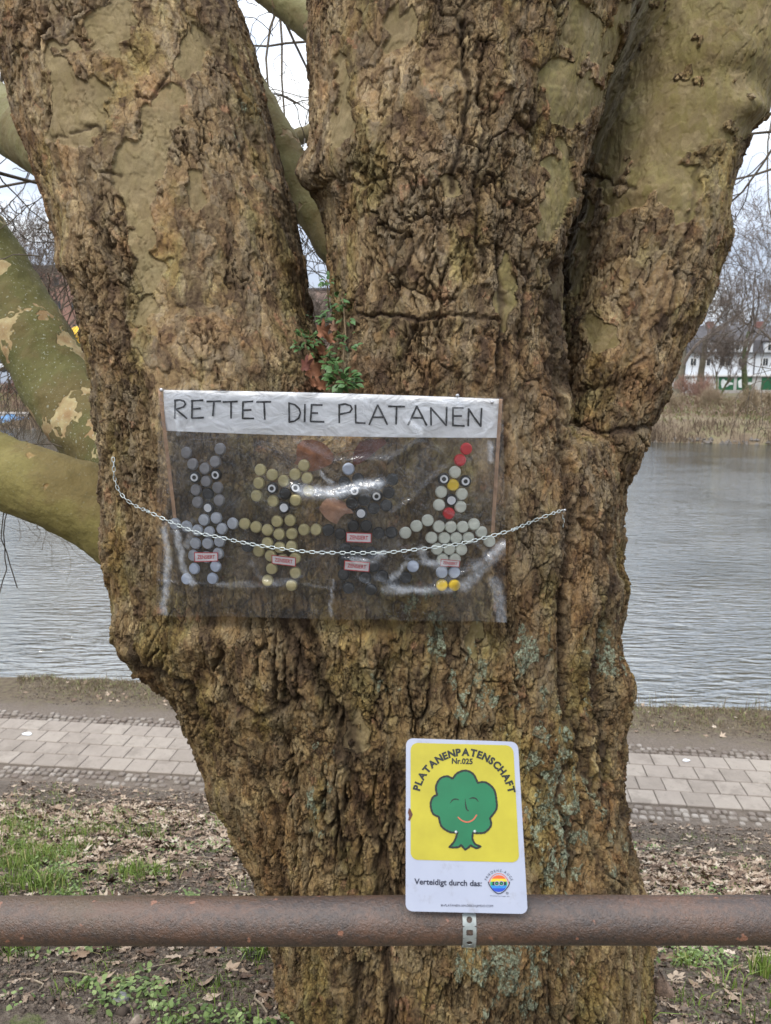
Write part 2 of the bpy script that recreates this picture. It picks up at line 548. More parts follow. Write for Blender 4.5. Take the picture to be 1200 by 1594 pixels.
left = [(960, 200, 480, 2.2, .34), (850, 182, 520, 2.2, .36), (700, 178, 530, 2.2, .37), (600, 170, 522, 2.22, .36), (540, 158, 500, 2.24, .355), (500, 148, 482, 2.25, .33), (430, 122, 468, 2.27, .32), (410, 116, 464, 2.27, .32), (370, 108, 456, 2.29, .32),
        (300, 90, 442, 2.31, .32), (220, 58, 426, 2.34, .32), (130, 26, 402, 2.36, .31), (70, 8, 386, 2.38, .30), (0, -10, 366, 2.4, .29), (-150, -48, 325, 2.45, .27), (-420, -110, 250, 2.5, .24)]
midl = [(900, 440, 880, 2.15, .38), (760, 460, 880, 2.15, .38), (640, 492, 872, 2.17, .38), (560, 512, 868, 2.18, .38), (520, 524, 868, 2.19, .37), (450, 522, 872, 2.2, .37), (400, 518, 876, 2.2, .37), (330, 508, 888, 2.22, .37), (295, 488, 893, 2.23, .38), (265, 482, 898, 2.24, .38),
        (215, 490, 908, 2.24, .38), (150, 490, 928, 2.26, .39), (60, 491, 958, 2.28, .40), (0, 493, 972, 2.3, .41), (-150, 498, 1000, 2.32, .41), (-420, 500, 1030, 2.36, .40)]
rite = [(1050, 780, 950, 2.4, .26), (900, 790, 945, 2.42, .29), (800, 800, 948, 2.45, .31), (740, 815, 958, 2.46, .32), (690, 822, 978, 2.47, .32), (640, 826, 1003, 2.48, .33), (570, 836, 1033, 2.49, .33), (520, 846, 1055, 2.5, .33), (450, 862, 1083, 2.52, .33),
        (400, 872, 1102, 2.53, .33), (310, 890, 1112, 2.55, .33), (210, 915, 1145, 2.58, .33), (178, 922, 1170, 2.6, .33), (150, 930, 1186, 2.6, .34), (100, 948, 1196, 2.62, .34), (0, 985, 1204, 2.66, .33), (-150, 1010, 1236, 2.7, .31), (-420, 1040, 1300, 2.8, .28)]
mb = MB()
for r in (bole, left, midl, rite): stem_tube(mb, densify(r))
me0 = mb.mesh('tmp')
o = bpy.data.objects.new('tmp', me0); COL.objects.link(o)
VOX = 0.0120
r1 = o.modifiers.new('r', 'REMESH'); r1.mode = 'VOXEL'; r1.voxel_size = VOX
s1 = o.modifiers.new('s', 'SMOOTH'); s1.factor = 0.5; s1.iterations = 9
ss = o.modifiers.new('u', 'SUBSURF'); ss.levels = 2; ss.render_levels = 2
dg = bpy.context.evaluated_depsgraph_get()
dg.update()
tm = bpy.data.meshes.new_from_object(o.evaluated_get(dg))
bpy.data.objects.remove(o); bpy.data.meshes.remove(me0)
nv = len(tm.vertices)
co = np.empty(nv * 3, np.float32); tm.vertices.foreach_get('co', co); co = co.reshape(-1, 3)
no = np.empty(nv * 3, np.float32); tm.vertices.foreach_get('normal', no); no = no.reshape(-1, 3)

co_all, no_all = co, no
sel = np.where(no_all[:, 1] < 0.55)[0]
co = co_all[sel]; no = no_all[sel]; nv = len(sel)
PX, PY = project(co.astype(np.float64))
PX = PX.astype(np.float32); PY = PY.astype(np.float32)
# the pattern fans out with the stems: straighten it
zz = co[:, 2]
fan = np.interp(zz, [-0.5, 0.3, 0.9, 1.5, 2.7, 3.6], [0.95, 0.95, 1.05, 1.12, 1.55, 1.9]).astype(np.float32)
Qc = np.stack([co[:, 0] / fan * 1.15, co[:, 1], co[:, 2]], 1)
front = sstep(0.35, -0.05, no[:, 1])
wob = np.stack([fbm(Qc * 5, 2, 1), fbm(Qc * 5, 2, 2), fbm(Qc * 5, 2, 3)], 1)
wob2 = np.stack([gnoise(Qc * 22, 4), gnoise(Qc * 22, 5), gnoise(Qc * 22, 6)], 1)
wob3 = np.stack([gnoise(Qc * 70, 14), gnoise(Qc * 70, 15), gnoise(Qc * 70, 16)], 1)

# ---- where the bark has flaked smooth, where it is cut deep, burls (authored from the photograph)
wx = PX + 26 * wob[:, 0] * 1.6 + 11 * wob2[:, 0] * 1.6 + 3 * wob3[:, 0]
wy = PY + 40 * wob[:, 2] * 1.6 + 14 * wob2[:, 2] * 1.6 + 4 * wob3[:, 2]
def ell(cx, cy, rx, ry, rot=0.0):
    a = math.radians(rot); dx = wx - cx; dy = wy - cy
    u = dx * math.cos(a) + dy * math.sin(a); v = -dx * math.sin(a) + dy * math.cos(a)
    return np.sqrt((u / rx) ** 2 + (v / ry) ** 2)
SM = np.zeros(nv, np.float32)
for e in [(1075, 90, 150, 160, 10), (1000, 235, 75, 120, 20), (1130, 40, 120, 130), (1035, 300, 60, 40), (985, 150, 40, 130, 15),
          (115, 150, 46, 90, -14), (215, 300, 34, 90, -10), (180, 50, 36, 56, 0), (240, 215, 30, 50), (240, 400, 20, 50, -6), (305, 90, 26, 44), (275, 180, 28, 40), (300, 300, 20, 34),
          (905, 55, 38, 62), (885, 150, 50, 42), (600, 55, 28, 36), (860, 300, 22, 90, 8), (530, 150, 22, 60), (620, 470, 0.1, 0.1), (1050, 170, 120, 60),
          (890, 400, 14, 120, 6), (700, 300, 18, 26), (790, 470, 14, 70), (240, 480, 14, 34), (930, 520, 18, 30), (560, 1120, 24, 44), (745, 1000, 18, 26)]:
    SM = np.maximum(SM, 1 - sstep(0.80, 1.12, ell(*e)))
holes = sstep(0.25, 0.28, fbm(Qc * np.array([16, 16, 11], np.float32), 3, 77))
rag = fbm((Qc + 0.006 * wob3) * np.array([30, 30, 20], np.float32), 3, 78)
SM = sstep(0.48, 0.56, SM * (1 - holes) + 0.0 + 0.55 * rag - 0.06) 
DEEP = np.zeros(nv, np.float32)     # heavier relief
for e in [(390, 1080, 110, 120), (250, 1010, 90, 90), (560, 270, 90, 60), (780, 330, 60, 240), (1000, 780, 90, 130), (560, 1300, 160, 200), (700, 1480, 260, 120), (620, 480, 120, 60), (170, 460, 60, 120), (930, 1200, 60, 220), (640, 300, 110, 90), (190, 700, 60, 160)]:
    DEEP = np.maximum(DEEP, 1 - sstep(0.6, 1.3, ell(*e)))
CALM = np.zeros(nv, np.float32)     # quieter, thinner plates
for e in [(230, 200, 250, 400, -12), (200, 480, 0.1, 0.1), (560, 120, 90, 170), (980, 420, 100, 140), (700, 150, 60, 90), (620, 420, 110, 90), (1070, 250, 90, 130), (330, 520, 130, 110), (760, 720, 90, 120), (420, 1050, 60, 60)]:
    CALM = np.maximum(CALM, 1 - sstep(0.6, 1.25, ell(*e)))
cnoise = fbm(Qc * 3.6, 3, 95)
LEFT = (1 - sstep(440, 520, PX)) * (1 - sstep(430, 560, PY)) * sstep(60, 150, PX - 0.33 * (PY - 130))
CALM = np.clip(0.85 * CALM + 1.3 * cnoise + 0.12 + 0.5 * LEFT, 0, 1) * (1 - 0.8 * DEEP)
# big sheets of bark, each with its own tone, a step up to the next
t2 = fbm((Qc + 0.006 * wob2 + 0.003 * wob3) * np.array([9, 9, 5.0], np.float32), 4, 97, 0.48) * 5.0
f2l = np.floor(t2); BLOT = ((f2l * 0.618) % 1.0).astype(np.float32)
h = np.zeros(nv, np.float32)
# macro form
h += 0.020 * fbm(Qc * 3.2, 2, 40) + 0.016 * fbm(Qc * np.array([9, 9, 4.0], np.float32), 3, 41)
# long flutes low on the bole
low = sstep(1.35, 0.7, zz)
h += low * 0.030 * fbm(Qc * np.array([6.5, 6.5, 1.1], np.float32), 2, 43)
# burls and bulges: (px, py, rx, ry, amp)
def gauss(cx, cy, rx, ry): return np.exp(-((PX - cx) / rx) ** 2 - ((PY - cy) / ry) ** 2) * front
side = np.ones(nv, np.float32)
for (cx, cy, rx, ry, am) in [(330, 985, 70, 50, .032), (400, 1090, 80, 60, .022), (590, 1010, 26, 30, .02), (300, 1175, 26, 42, .022), (120, 408, 36, 24, .018), (483, 270, 22, 26, .035), (640, 275, 60, 36, .014),
                             (960, 1070, 34, 44, .026), (955, 915, 24, 32, .024), (1165, 165, 26, 22, .04), (700, 492, 90, 16, .010), (1000, 300, 70, 20, .010), (975, 690, 80, 22, .016), (440, 330, 40, 70, .012), (215, 1010, 40, 36, .03),
                             (560, 1130, 60, 110, .016), (380, 1230, 70, 60, .02), (690, 1120, 60, 120, .012), (830, 1330, 60, 150, .018), (520, 1450, 70, 200, .02), (930, 1430, 50, 180, .014), (745, 590, 30, 60, .008), (800, 150, 22, 60, .012), (470, 700, 60, 40, -.015)]:
    h += am * np.exp(-((PX - cx) / rx) ** 2 - ((PY - cy) / ry) ** 2)
h_mac = h.copy()
# horizontal breaks below collars: (polyline, depth, width px)
fis = np.zeros(nv, np.float32)
wpx = PX + 9 * wob2[:, 0] + 4 * wob3[:, 0] + 8 * wob[:, 0]; wpy = PY + 9 * wob2[:, 2] + 4 * wob3[:, 2]
for pts, dep, wd in [
    ([(905, 300), (886, 380), (872, 460), (868, 560), (866, 650), (874, 740), (880, 830), (868, 930), (876, 1040), (882, 1120)], .030, 7),
    ([(868, 420), (862, 520), (866, 600)], .05, 13),
    ([(872, 900), (866, 960), (874, 1010)], .02, 5),
    ([(445, 965), (478, 1040), (520, 1100), (540, 1170), (556, 1240), (592, 1320), (600, 1400), (606, 1600)], .032, 8),
    ([(500, 1060), (545, 1130), (560, 1180)], .03, 9),
    ([(470, 960), (492, 1000), (500, 1060)], .028, 7),
    ([(615, 1190), (608, 1290), (585, 1340), (588, 1460)], .026, 6),
    ([(560, 1490), (552, 1600)], .03, 6), ([(760, 1500), (752, 1600)], .015, 4),
    ([(880, 1190), (862, 1240), (885, 1300), (876, 1380)], .022, 5),
    ([(935, 800), (940, 900), (930, 1000), (926, 1080), (938, 1160), (930, 1240)], .020, 6),
    ([(900, 1120), (904, 1190), (918, 1230)], .024, 6),
    ([(950, 1220), (976, 1310), (990, 1380)], .016, 5), ([(905, 1250), (930, 1340), (950, 1390)], .014, 4),
    ([(560, 490), (640, 496), (700, 488), (770, 500)], .014, 3.5),
    ([(488, 300), (520, 276), (560, 284), (610, 280)], .012, 4),
    ([(900, 268), (935, 276), (952, 284), (990, 296)], .018, 4),
    ([(880, 660), (930, 672), (975, 668), (1010, 660)], .016, 5),
    ([(715, 40), (728, 150), (716, 230), (700, 300)], .018, 4), ([(745, 120), (752, 210), (738, 300), (752, 420)], .014, 4),
    ([(770, 380), (782, 470), (772, 560), (786, 640)], .018, 4), ([(820, 420), (812, 520), (826, 610)], .014, 4),
    ([(350, 90), (390, 200), (418, 300), (440, 360)], .012, 3.5), ([(310, 20), (345, 110), (365, 200), (395, 300)], .010, 3),
    ([(60, 130), (90, 230), (110, 330)], .010, 3), ([(150, 460), (170, 560), (180, 640)], .014, 4), ([(190, 450), (205, 540), (230, 620), (236, 700)], .012, 4),
    ([(112, 204), (150, 196), (160, 212)], .016, 3), ([(85, 218), (104, 215)], .012, 3), ([(155, 268), (190, 272)], .012, 3), ([(215, 145), (238, 150), (262, 118)], .012, 3), ([(58, 72), (60, 55), (76, 38)], .02, 4),
    ([(1060, 420), (1072, 330), (1090, 230)], .012, 4), ([(1030, 520), (1052, 440), (1060, 380)], .014, 4), ([(900, 800), (930, 810)], .01, 3), ([(880, 800), (915, 830), (940, 835)], .012, 4),
    ([(350, 1000), (360, 1080), (410, 1110), (470, 1080)], .018, 6), ([(210, 990), (240, 1030), (300, 1060), (320, 1120)], .02, 6), ([(330, 1090), (400, 1180), (430, 1260), (440, 1390)], .014, 5),
    ([(680, 960), (668, 1040), (640, 1100)], .012, 4), ([(770, 960), (780, 1040), (790, 1120)], .010, 4), ([(1000, 560), (960, 600), (900, 610)], .012, 4)]:
    d = polydist(wpx, wpy, pts)
    k = np.exp(-(d / wd) ** 2)
    ww = 0.6 + 0.4 * sstep(-0.3, 0.4, wob[:, 1])
    fis = np.maximum(fis, dep * k * ww * (no[:, 1] < 0.3))
# free vertical fissures, jagged
J = 0.008 * wob2 + 0.0035 * wob3
rr = np.abs(fbm((Qc + J) * np.array([17, 17, 3.4], np.float32), 3, 60, 0.42))
msk = sstep(-0.12, 0.22, fbm(Qc * 4.0, 2, 61)) * (0.55 + 0.45 * np.maximum(low, DEEP))
f2 = (1 - sstep(0.0, 0.055, rr)) * msk
rr3 = np.abs(fbm((Qc + J * 0.7) * np.array([36, 36, 7.5], np.float32), 3, 64, 0.45))
f3 = (1 - sstep(0.0, 0.05, rr3)) * sstep(-0.06, 0.14, fbm(Qc * 6.0, 2, 65))
# plates
Pw = (Qc + 0.034 * wob + 0.008 * wob2 + 0.0030 * wob3)
F1, F2_, idr, off = worley(Pw * np.array([26, 22, 10.5], np.float32), 3)
d1 = F2_ - F1
cm = sstep(-0.05, 0.25, fbm(Qc * 6.0, 2, 70) + 0.16 * gnoise(Qc * 26, 72))
c1 = (1 - sstep(0.0, 0.075, d1)) * cm
pr = hrand(idr, 1)
ed = sstep(0.0, 0.10, d1)
tilt = off[:, 2] * (hrand(idr, 2) - 0.35) * 0.016 + off[:, 0] * (hrand(idr, 3) - 0.5) * 0.010
hp = (pr - 0.5) * 0.0060 * ed + tilt * 0.75
Pw2 = (Qc + 0.009 * wob2 + 0.0030 * wob3)
G1, G2, idr2, off2 = worley(Pw2 * np.array([58, 50, 28], np.float32), 9)
d2 = G2 - G1
cm2 = sstep(-0.05, 0.3, fbm(Qc * 9.0, 2, 71) + 0.1 * gnoise(Qc * 34, 73))
c2 = (1 - sstep(0.0, 0.11, d2)) * cm2
pr2 = hrand(idr2, 1)
hp2 = ((pr2 - 0.5) * 0.0036 + off2[:, 2] * (hrand(idr2, 2) - 0.4) * 0.0035) * (0.35 + 0.65 * cm2)
# terraces: bark shed in thin sheets
tt = fbm((Qc + 0.005 * wob2 + 0.0025 * wob3) * np.array([15, 15, 6.5], np.float32), 4, 80, 0.52) * 5.2
fl = np.floor(tt); fr = tt - fl
terr = fl + sstep(0.0, 0.07, fr) * 1.35 - 0.35 * fr
rough = 1 - SM
amp = rough * (0.72 + 0.50 * DEEP + 0.30 * low) * (1 - 0.76 * CALM)
h += 0.0042 * (f2l + sstep(0.0, 0.05, t2 - f2l) * 1.3 - 0.3 * (t2 - f2l)) * (0.4 + 0.6 * rough)
f3 = f3 * (1 - 0.1 * CALM)
h += amp * (hp - 0.012 * c1 + hp2 - 0.0048 * c2 - 0.024 * f2) - rough * 0.013 * f3 + 0.0044 * terr * (0.30 + 0.70 * rough) * (1 - 0.5 * CALM)
h += rough * (1 - 0.5 * CALM) * (0.0022 + 0.0045 * DEEP) * fbm(Qc * np.array([55, 55, 16], np.float32), 3, 82, 0.6)
h += rough * 0.0016 * gnoise(Qc * 150, 83)
h += 0.004 * rough + SM * (0.004 * fbm(Qc * 14, 3, 84) + 0.0010 * gnoise(Qc * 60, 85) - 0.004 * f3)
h -= fis * (0.55 + 0.45 * rough)
h_det = h - h_mac
# the board presses the bulges back
BAN_Y0 = 1.735
def ban_y(x): return BAN_Y0 + 0.055 * (x / 0.45) ** 2
mac = co + no * h_mac[:, None]
npx, npy = project(mac.astype(np.float64))
inb = sstep(205, 245, npx) * (1 - sstep(792, 830, npx)) * sstep(565, 602, npy) * (1 - sstep(965, 1005, npy)) * (mac[:, 1] < 2.1)
pen = np.maximum(0, ban_y(mac[:, 0]) + 0.030 - mac[:, 1]) * inb
hd = h_det * (1 - 0.35 * inb)
hd = np.where(inb > 0.5, np.minimum(hd, 0.018), hd) * sstep(0.55, 0.4, no[:, 1])
newf = mac + no * hd[:, None]
newf[:, 1] += pen
new = co_all + no_all * (0.012 * fbm(co_all * 9, 2, 41))[:, None]
new[sel] = newf
tm.vertices.foreach_set('co', new.astype(np.float32).ravel())
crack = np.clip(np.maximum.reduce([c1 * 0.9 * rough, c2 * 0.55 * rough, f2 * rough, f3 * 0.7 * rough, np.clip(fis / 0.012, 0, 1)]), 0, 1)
LI = np.zeros(nv, np.float32)
for (cx, cy, rx, ry, w) in [(745, 1070, 110, 130, .75), (820, 1010, 40, 60, 1.0), (680, 990, 30, 60, .9), (860, 1250, 70, 220, .95), (800, 1500, 120, 120, .95), (940, 1330, 50, 160, .6), (490, 1160, 50, 50, .8), (500, 1250, 50, 70, .8), (600, 1060, 40, 50, .75),
                            (370, 170, 40, 120, .55), (340, 560, 120, 60, .3), (860, 640, 26, 160, .5), (650, 930, 80, 40, .8), (930, 1030, 40, 90, .9), (640, 690, 120, 60, .4), (700, 330, 40, 90, .3), (570, 960, 30, 60, .4), (880, 330, 50, 120, .35)]:
    LI = np.maximum(LI, w * np.exp(-(((PX - cx) / rx) ** 2 + ((PY - cy) / ry) ** 2) * 0.8))
ln = fbm((Qc + 0.01 * wob2) * np.array([26, 26, 17], np.float32), 4, 90, 0.6)
LIC = LI * sstep(0.30, 0.45, ln * 0.7 + LI * 0.42) * (1 - 0.7 * crack)
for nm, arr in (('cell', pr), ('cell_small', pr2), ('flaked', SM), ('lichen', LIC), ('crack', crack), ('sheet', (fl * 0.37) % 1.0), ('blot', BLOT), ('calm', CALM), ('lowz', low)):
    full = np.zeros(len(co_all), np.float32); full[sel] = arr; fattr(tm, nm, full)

def bark_tree_mat():
    m, nt, b = nmat('plane_tree_bark')
    p = geop(nt)
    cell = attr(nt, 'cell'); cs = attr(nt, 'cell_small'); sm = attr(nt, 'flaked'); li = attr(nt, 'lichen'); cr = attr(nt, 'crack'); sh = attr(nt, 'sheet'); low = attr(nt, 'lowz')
    sx3 = N(nt, 'ShaderNodeSeparateXYZ'); nt.links.new(p, sx3.inputs[0])
    # a warped copy of the position for jagged patterns
    def warp(vec, sc, am, det=3):
        n = nt.nodes.new('ShaderNodeTexNoise'); n.inputs['Scale'].default_value = sc; n.inputs['Detail'].default_value = det
        nt.links.new(vec, n.inputs['Vector'])
        v1 = nt.nodes.new('ShaderNodeVectorMath'); v1.operation = 'SUBTRACT'; nt.links.new(n.outputs['Color'], v1.inputs[0]); v1.inputs[1].default_value = (.5, .5, .5)
        v2 = nt.nodes.new('ShaderNodeVectorMath'); v2.operation = 'SCALE'; nt.links.new(v1.outputs[0], v2.inputs[0]); v2.inputs['Scale'].default_value = am
        v3 = nt.nodes.new('ShaderNodeVectorMath'); v3.operation = 'ADD'; nt.links.new(vec, v3.inputs[0]); nt.links.new(v2.outputs[0], v3.inputs[1])
        return v3.outputs[0]
    pw = warp(p, 26, 0.018, 4)
    nA = noise(nt, p, 4.5, 4, 0.6); nB = noise(nt, pw, 22, 5, 0.62); nC = noise(nt, p, 170, 4, 0.7); nD = noise(nt, mapping(nt, p, (1, 1, .5), loc=(5, 2, 1)), 7, 4, 0.6)
    # thin flakes: small warped cells, each its own tone, thin edges between them
    def vor(vec, sc, feat):
        v = nt.nodes.new('ShaderNodeTexVoronoi'); v.feature = feat; v.inputs['Scale'].default_value = sc; nt.links.new(vec, v.inputs['Vector']); return v
    pz = mapping(nt, pw, (1, 1, .62))
    ve = vor(pz, 48, 'DISTANCE_TO_EDGE').outputs['Distance']; vc = vor(pz, 48, 'F1').outputs['Color']
    vcs = N(nt, 'ShaderNodeSeparateColor'); nt.links.new(vc, vcs.inputs[0])
    fm = smap(nt, noise(nt, mapping(nt, p, loc=(3, 8, 2)), 15, 4, .65), .46, .60)
    vedge = mth(nt, 'MULTIPLY', smap(nt, ve, 0.055, 0.0), fm)
    # thin sheets of bark lying over each other: saw-tooth of a warped noise gives one crisp lifted edge each
    def sheets(vec, sc, k):
        t_ = mth(nt, 'MULTIPLY', noise(nt, vec, sc, 3, 0.5), k)
        return mth(nt, 'SUBTRACT', 1.0, mth(nt, 'FRACT', t_)), mth(nt, 'FRACT', mth(nt, 'MULTIPLY', mth(nt, 'FLOOR', t_), 0.618))
    shA, tA = sheets(mapping(nt, pw, (1, 1, .5)), 20, 9.0)
    shB, tB = sheets(mapping(nt, warp(p, 70, .006, 3), (1, 1, .6), loc=(4, 4, 4)), 52, 8.0)
    # jagged hairline cracks, mostly upright
    pj = mapping(nt, warp(p, 55, 0.012, 4), (1, 1, .34))
    jn = noise(nt, pj, 34, 2, 0.5)
    jag = mth(nt, 'MULTIPLY', smap(nt, mth(nt, 'ABSOLUTE', mth(nt, 'SUBTRACT', jn, 0.5)), 0.020, 0.0), smap(nt, noise(nt, mapping(nt, p, loc=(9, 1, 5)), 9, 3, .6), .45, .58))
    v = mth(nt, 'ADD', mth(nt, 'MULTIPLY', cell, 0.20), mth(nt, 'ADD', mth(nt, 'MULTIPLY', nB, 0.55), mth(nt, 'MULTIPLY', sh, 0.25)))
    v = mth(nt, 'ADD', v, mth(nt, 'MULTIPLY', mth(nt, 'SUBTRACT', vcs.outputs[0], .5), 0.12))
    v = mth(nt, 'ADD', v, mth(nt, 'MULTIPLY', mth(nt, 'SUBTRACT', tA, .5), 0.17))
    v = mth(nt, 'ADD', v, mth(nt, 'MULTIPLY', mth(nt, 'SUBTRACT', tB, .5), 0.09))
    base = ramp(nt, v, [(0.22, (0.085, 0.051, 0.024)), (0.34, (0.170, 0.108, 0.046)), (0.46, (0.255, 0.172, 0.072)), (0.56, (0.245, 0.176, 0.088)), (0.67, (0.345, 0.247, 0.108)), (0.80, (0.46, 0.338, 0.160))])
    blot = attr(nt, 'blot')
    base = mixc(nt, 0.85, base, mixc(nt, 1.0, base, ramp(nt, blot, [(0.0, (0.70, 0.72, 0.82)), (0.2, (1.00, 0.98, 1.00)), (0.4, (0.88, 0.82, 0.84)), (0.62, (1.10, 1.14, 1.22)), (0.8, (0.80, 0.88, 0.82))], 'CONSTANT'), 'MULTIPLY'))
    base = mixc(nt, smap(nt, nA, 0.52, 0.66, 0, 0.40), base, mixc(nt, 1.0, base, (1.16, 0.84, 0.62), 'MULTIPLY'))
    base = mixc(nt, smap(nt, nD, 0.5, 0.64, 0, 0.65), base, mixc(nt, 1.0, base, (0.92, 1.0, 0.62), 'MULTIPLY'))
    base = mixc(nt, smap(nt, noise(nt, mapping(nt, p, loc=(2, 9, 4)), 5.5, 4, .6), 0.54, 0.66, 0, 0.5), base, mixc(nt, 1.0, base, (0.84, 0.84, 0.96), 'MULTIPLY'))
    base = mixc(nt, mth(nt, 'MULTIPLY', low, 0.40), base, mixc(nt, 1.0, base, (0.98, 0.92, 0.60), 'MULTIPLY'))
    sc_ = mth(nt, 'MULTIPLY', smap(nt, noise(nt, mapping(nt, pw, loc=(8, 3, 1)), 13, 4, .65), 0.60, 0.66), smap(nt, cs, 0.3, 0.6))
    base = mixc(nt, mth(nt, 'MULTIPLY', sc_, 0.6), base, (0.34, 0.17, 0.08))
    smo = ramp(nt, noise(nt, mapping(nt, pw, (1, 1, .6), loc=(1, 1, 7)), 9, 5, 0.6), [(0.30, (0.125, 0.095, 0.036)), (0.44, (0.175, 0.145, 0.052)), (0.56, (0.205, 0.175, 0.072)), (0.72, (0.28, 0.245, 0.13))])
    smo = mixc(nt, smap(nt, sh, 0.4, 0.8, 0, 0.6), smo, (0.165, 0.130, 0.062))
    smo = mixc(nt, smap(nt, nB, 0.42, 0.62, 0, 0.65), smo, (0.15, 0.115, 0.06))
    # the flaked areas of the left stem are browner
    smo = mixc(nt, smap(nt, sx3.outputs[0], 0.35, 0.0, 0, 0.6), smo, (0.215, 0.162, 0.088))
    smo = mixc(nt, mth(nt, 'MULTIPLY', smap(nt, vcs.outputs[2], .55, .6), mth(nt, 'MULTIPLY', fm, .45)), smo, (0.30, 0.235, 0.13))
    base = mixc(nt, 1.0, base, (1.05, 1.09, 1.27), 'MULTIPLY')
    colr = mixc(nt, mth(nt, 'MULTIPLY', sm, 0.85), base, smo)
    colr = mixc(nt, mth(nt, 'MULTIPLY', mth(nt, 'ABSOLUTE', mth(nt, 'SUBTRACT', nC, 0.5)), 1.8), colr, (0.09, 0.06, 0.035))
    rg = mth(nt, 'MULTIPLY', mth(nt, 'SUBTRACT', 1.0, mth(nt, 'MULTIPLY', sm, 0.8)), mth(nt, 'SUBTRACT', 1.0, mth(nt, 'MULTIPLY', attr(nt, 'calm'), 0.62)))
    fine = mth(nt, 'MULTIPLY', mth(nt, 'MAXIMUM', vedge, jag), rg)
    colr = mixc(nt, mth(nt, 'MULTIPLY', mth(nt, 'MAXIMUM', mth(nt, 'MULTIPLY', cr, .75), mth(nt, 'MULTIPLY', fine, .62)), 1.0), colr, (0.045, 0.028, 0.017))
    lic = ramp(nt, noise(nt, p, 220, 2), [(0.35, (0.16, 0.19, 0.12)), (0.62, (0.36, 0.40, 0.29))])
    lmask = mth(nt, 'MULTIPLY', smap(nt, li, 0.15, 0.5), smap(nt, noise(nt, p, 95, 4, 0.75), 0.40, 0.55))
    colr = mixc(nt, mth(nt, 'MULTIPLY', lmask, 0.85), colr, lic)
    setc(nt, b, colr)
    b.inputs['Roughness'].default_value = 0.9
    b.inputs['Specular IOR Level'].default_value = 0.25
    hf = mth(nt, 'ADD', mth(nt, 'MULTIPLY', vcs.outputs[1], mth(nt, 'MULTIPLY', fm, 0.45)), mth(nt, 'MULTIPLY', fine, -1.0))
    n0 = bump(nt, None, mth(nt, 'MULTIPLY', hf, rg), 0.0045)
    n0 = bump(nt, None, mth(nt, 'MULTIPLY', shA, mth(nt, 'ADD', .25, mth(nt, 'MULTIPLY', rg, .75))), 0.0055, prev=n0)
    n0 = bump(nt, None, mth(nt, 'MULTIPLY', shB, rg), 0.0025, prev=n0)
    h1 = mth(nt, 'MULTIPLY', noise(nt, mapping(nt, pw, (1, 1, .45)), 130, 4, 0.7), rg)
    n1 = bump(nt, None, h1, 0.005, prev=n0)
    h2 = mth(nt, 'ADD', mth(nt, 'MULTIPLY', noise(nt, p, 420, 3, 0.6), rg), mth(nt, 'MULTIPLY', lmask, 1.0))
    bump(nt, b, h2, 0.0022, prev=n1)
    return m
bark = bark_tree_mat()
tree = empty('plane_tree', (0, 2.2, -0.1), 'huge old plane tree with three thick stems and peeling brown bark behind the rusty rail', 'tree')
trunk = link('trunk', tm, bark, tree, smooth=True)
nq = len(tm.polygons)
lv = np.empty(nq * 4, np.int32); tm.loops.foreach_get('vertex_index', lv)
tris_src = lv.reshape(-1, 4)
keep = (no_all[tris_src].mean(1)[:, 1] < 0.5)
qs = tris_src[keep]
bvh = BVHTree.FromPolygons(new.tolist(), qs.tolist())
def on_bark(px, py, off=0.0):
    d = ray(px, py).normalized()
    hit = bvh.ray_cast(CAM, d)
    if hit[0] is None: return None
    return hit[0] - d * off

# smooth limbs -------------------------------------------------
def smooth_bark(name, c_lo, c_hi, patch, pth=(0.56, 0.58), speck=0.5, seed=0.0):
    m, nt, b = nmat(name)
    p = geop(nt)
    pp = mapping(nt, p, loc=(seed, seed * 0.7, seed * 1.3))
    n1 = noise(nt, pp, 5, 4, 0.55)
    base = ramp(nt, n1, [(0.3, c_lo), (0.7, c_hi)])
    base = mixc(nt, smap(nt, noise(nt, mapping(nt, pp, loc=(6, 1, 2)), 3.2, 5, .65), .46, .60, 0, .6), base, (0.13, 0.088, 0.035))
    n4 = noise(nt, pp, 60, 4, .7)
    base = mixc(nt, mth(nt, 'MULTIPLY', smap(nt, n4, .45, .7), .35), base, (0.08, 0.07, 0.03))
    pn = noise(nt, pp, 7.0, 3, 0.6, 0.25)
    pm = smap(nt, pn, *pth)
    base = mixc(nt, pm, base, ramp(nt, noise(nt, pp, 14, 2), [(0.4, patch), (0.65, (patch[0] * .7, patch[1] * .55, patch[2] * .5))]))
    sp_ = mth(nt, 'MULTIPLY', smap(nt, noise(nt, pp, 115, 2, 0.5), 0.64, 0.70), speck)
    base = mixc(nt, sp_, base, (0.42, 0.44, 0.36))
    setc(nt, b, base)
    b.inputs['Roughness'].default_value = 0.8
    b.inputs['Specular IOR Level'].default_value = 0.3
    k = bump(nt, None, mth(nt, 'SUBTRACT', 1.0, pm), 0.003)
    bump(nt, b, noise(nt, pp, 90, 4), 0.003, prev=k)
    return m
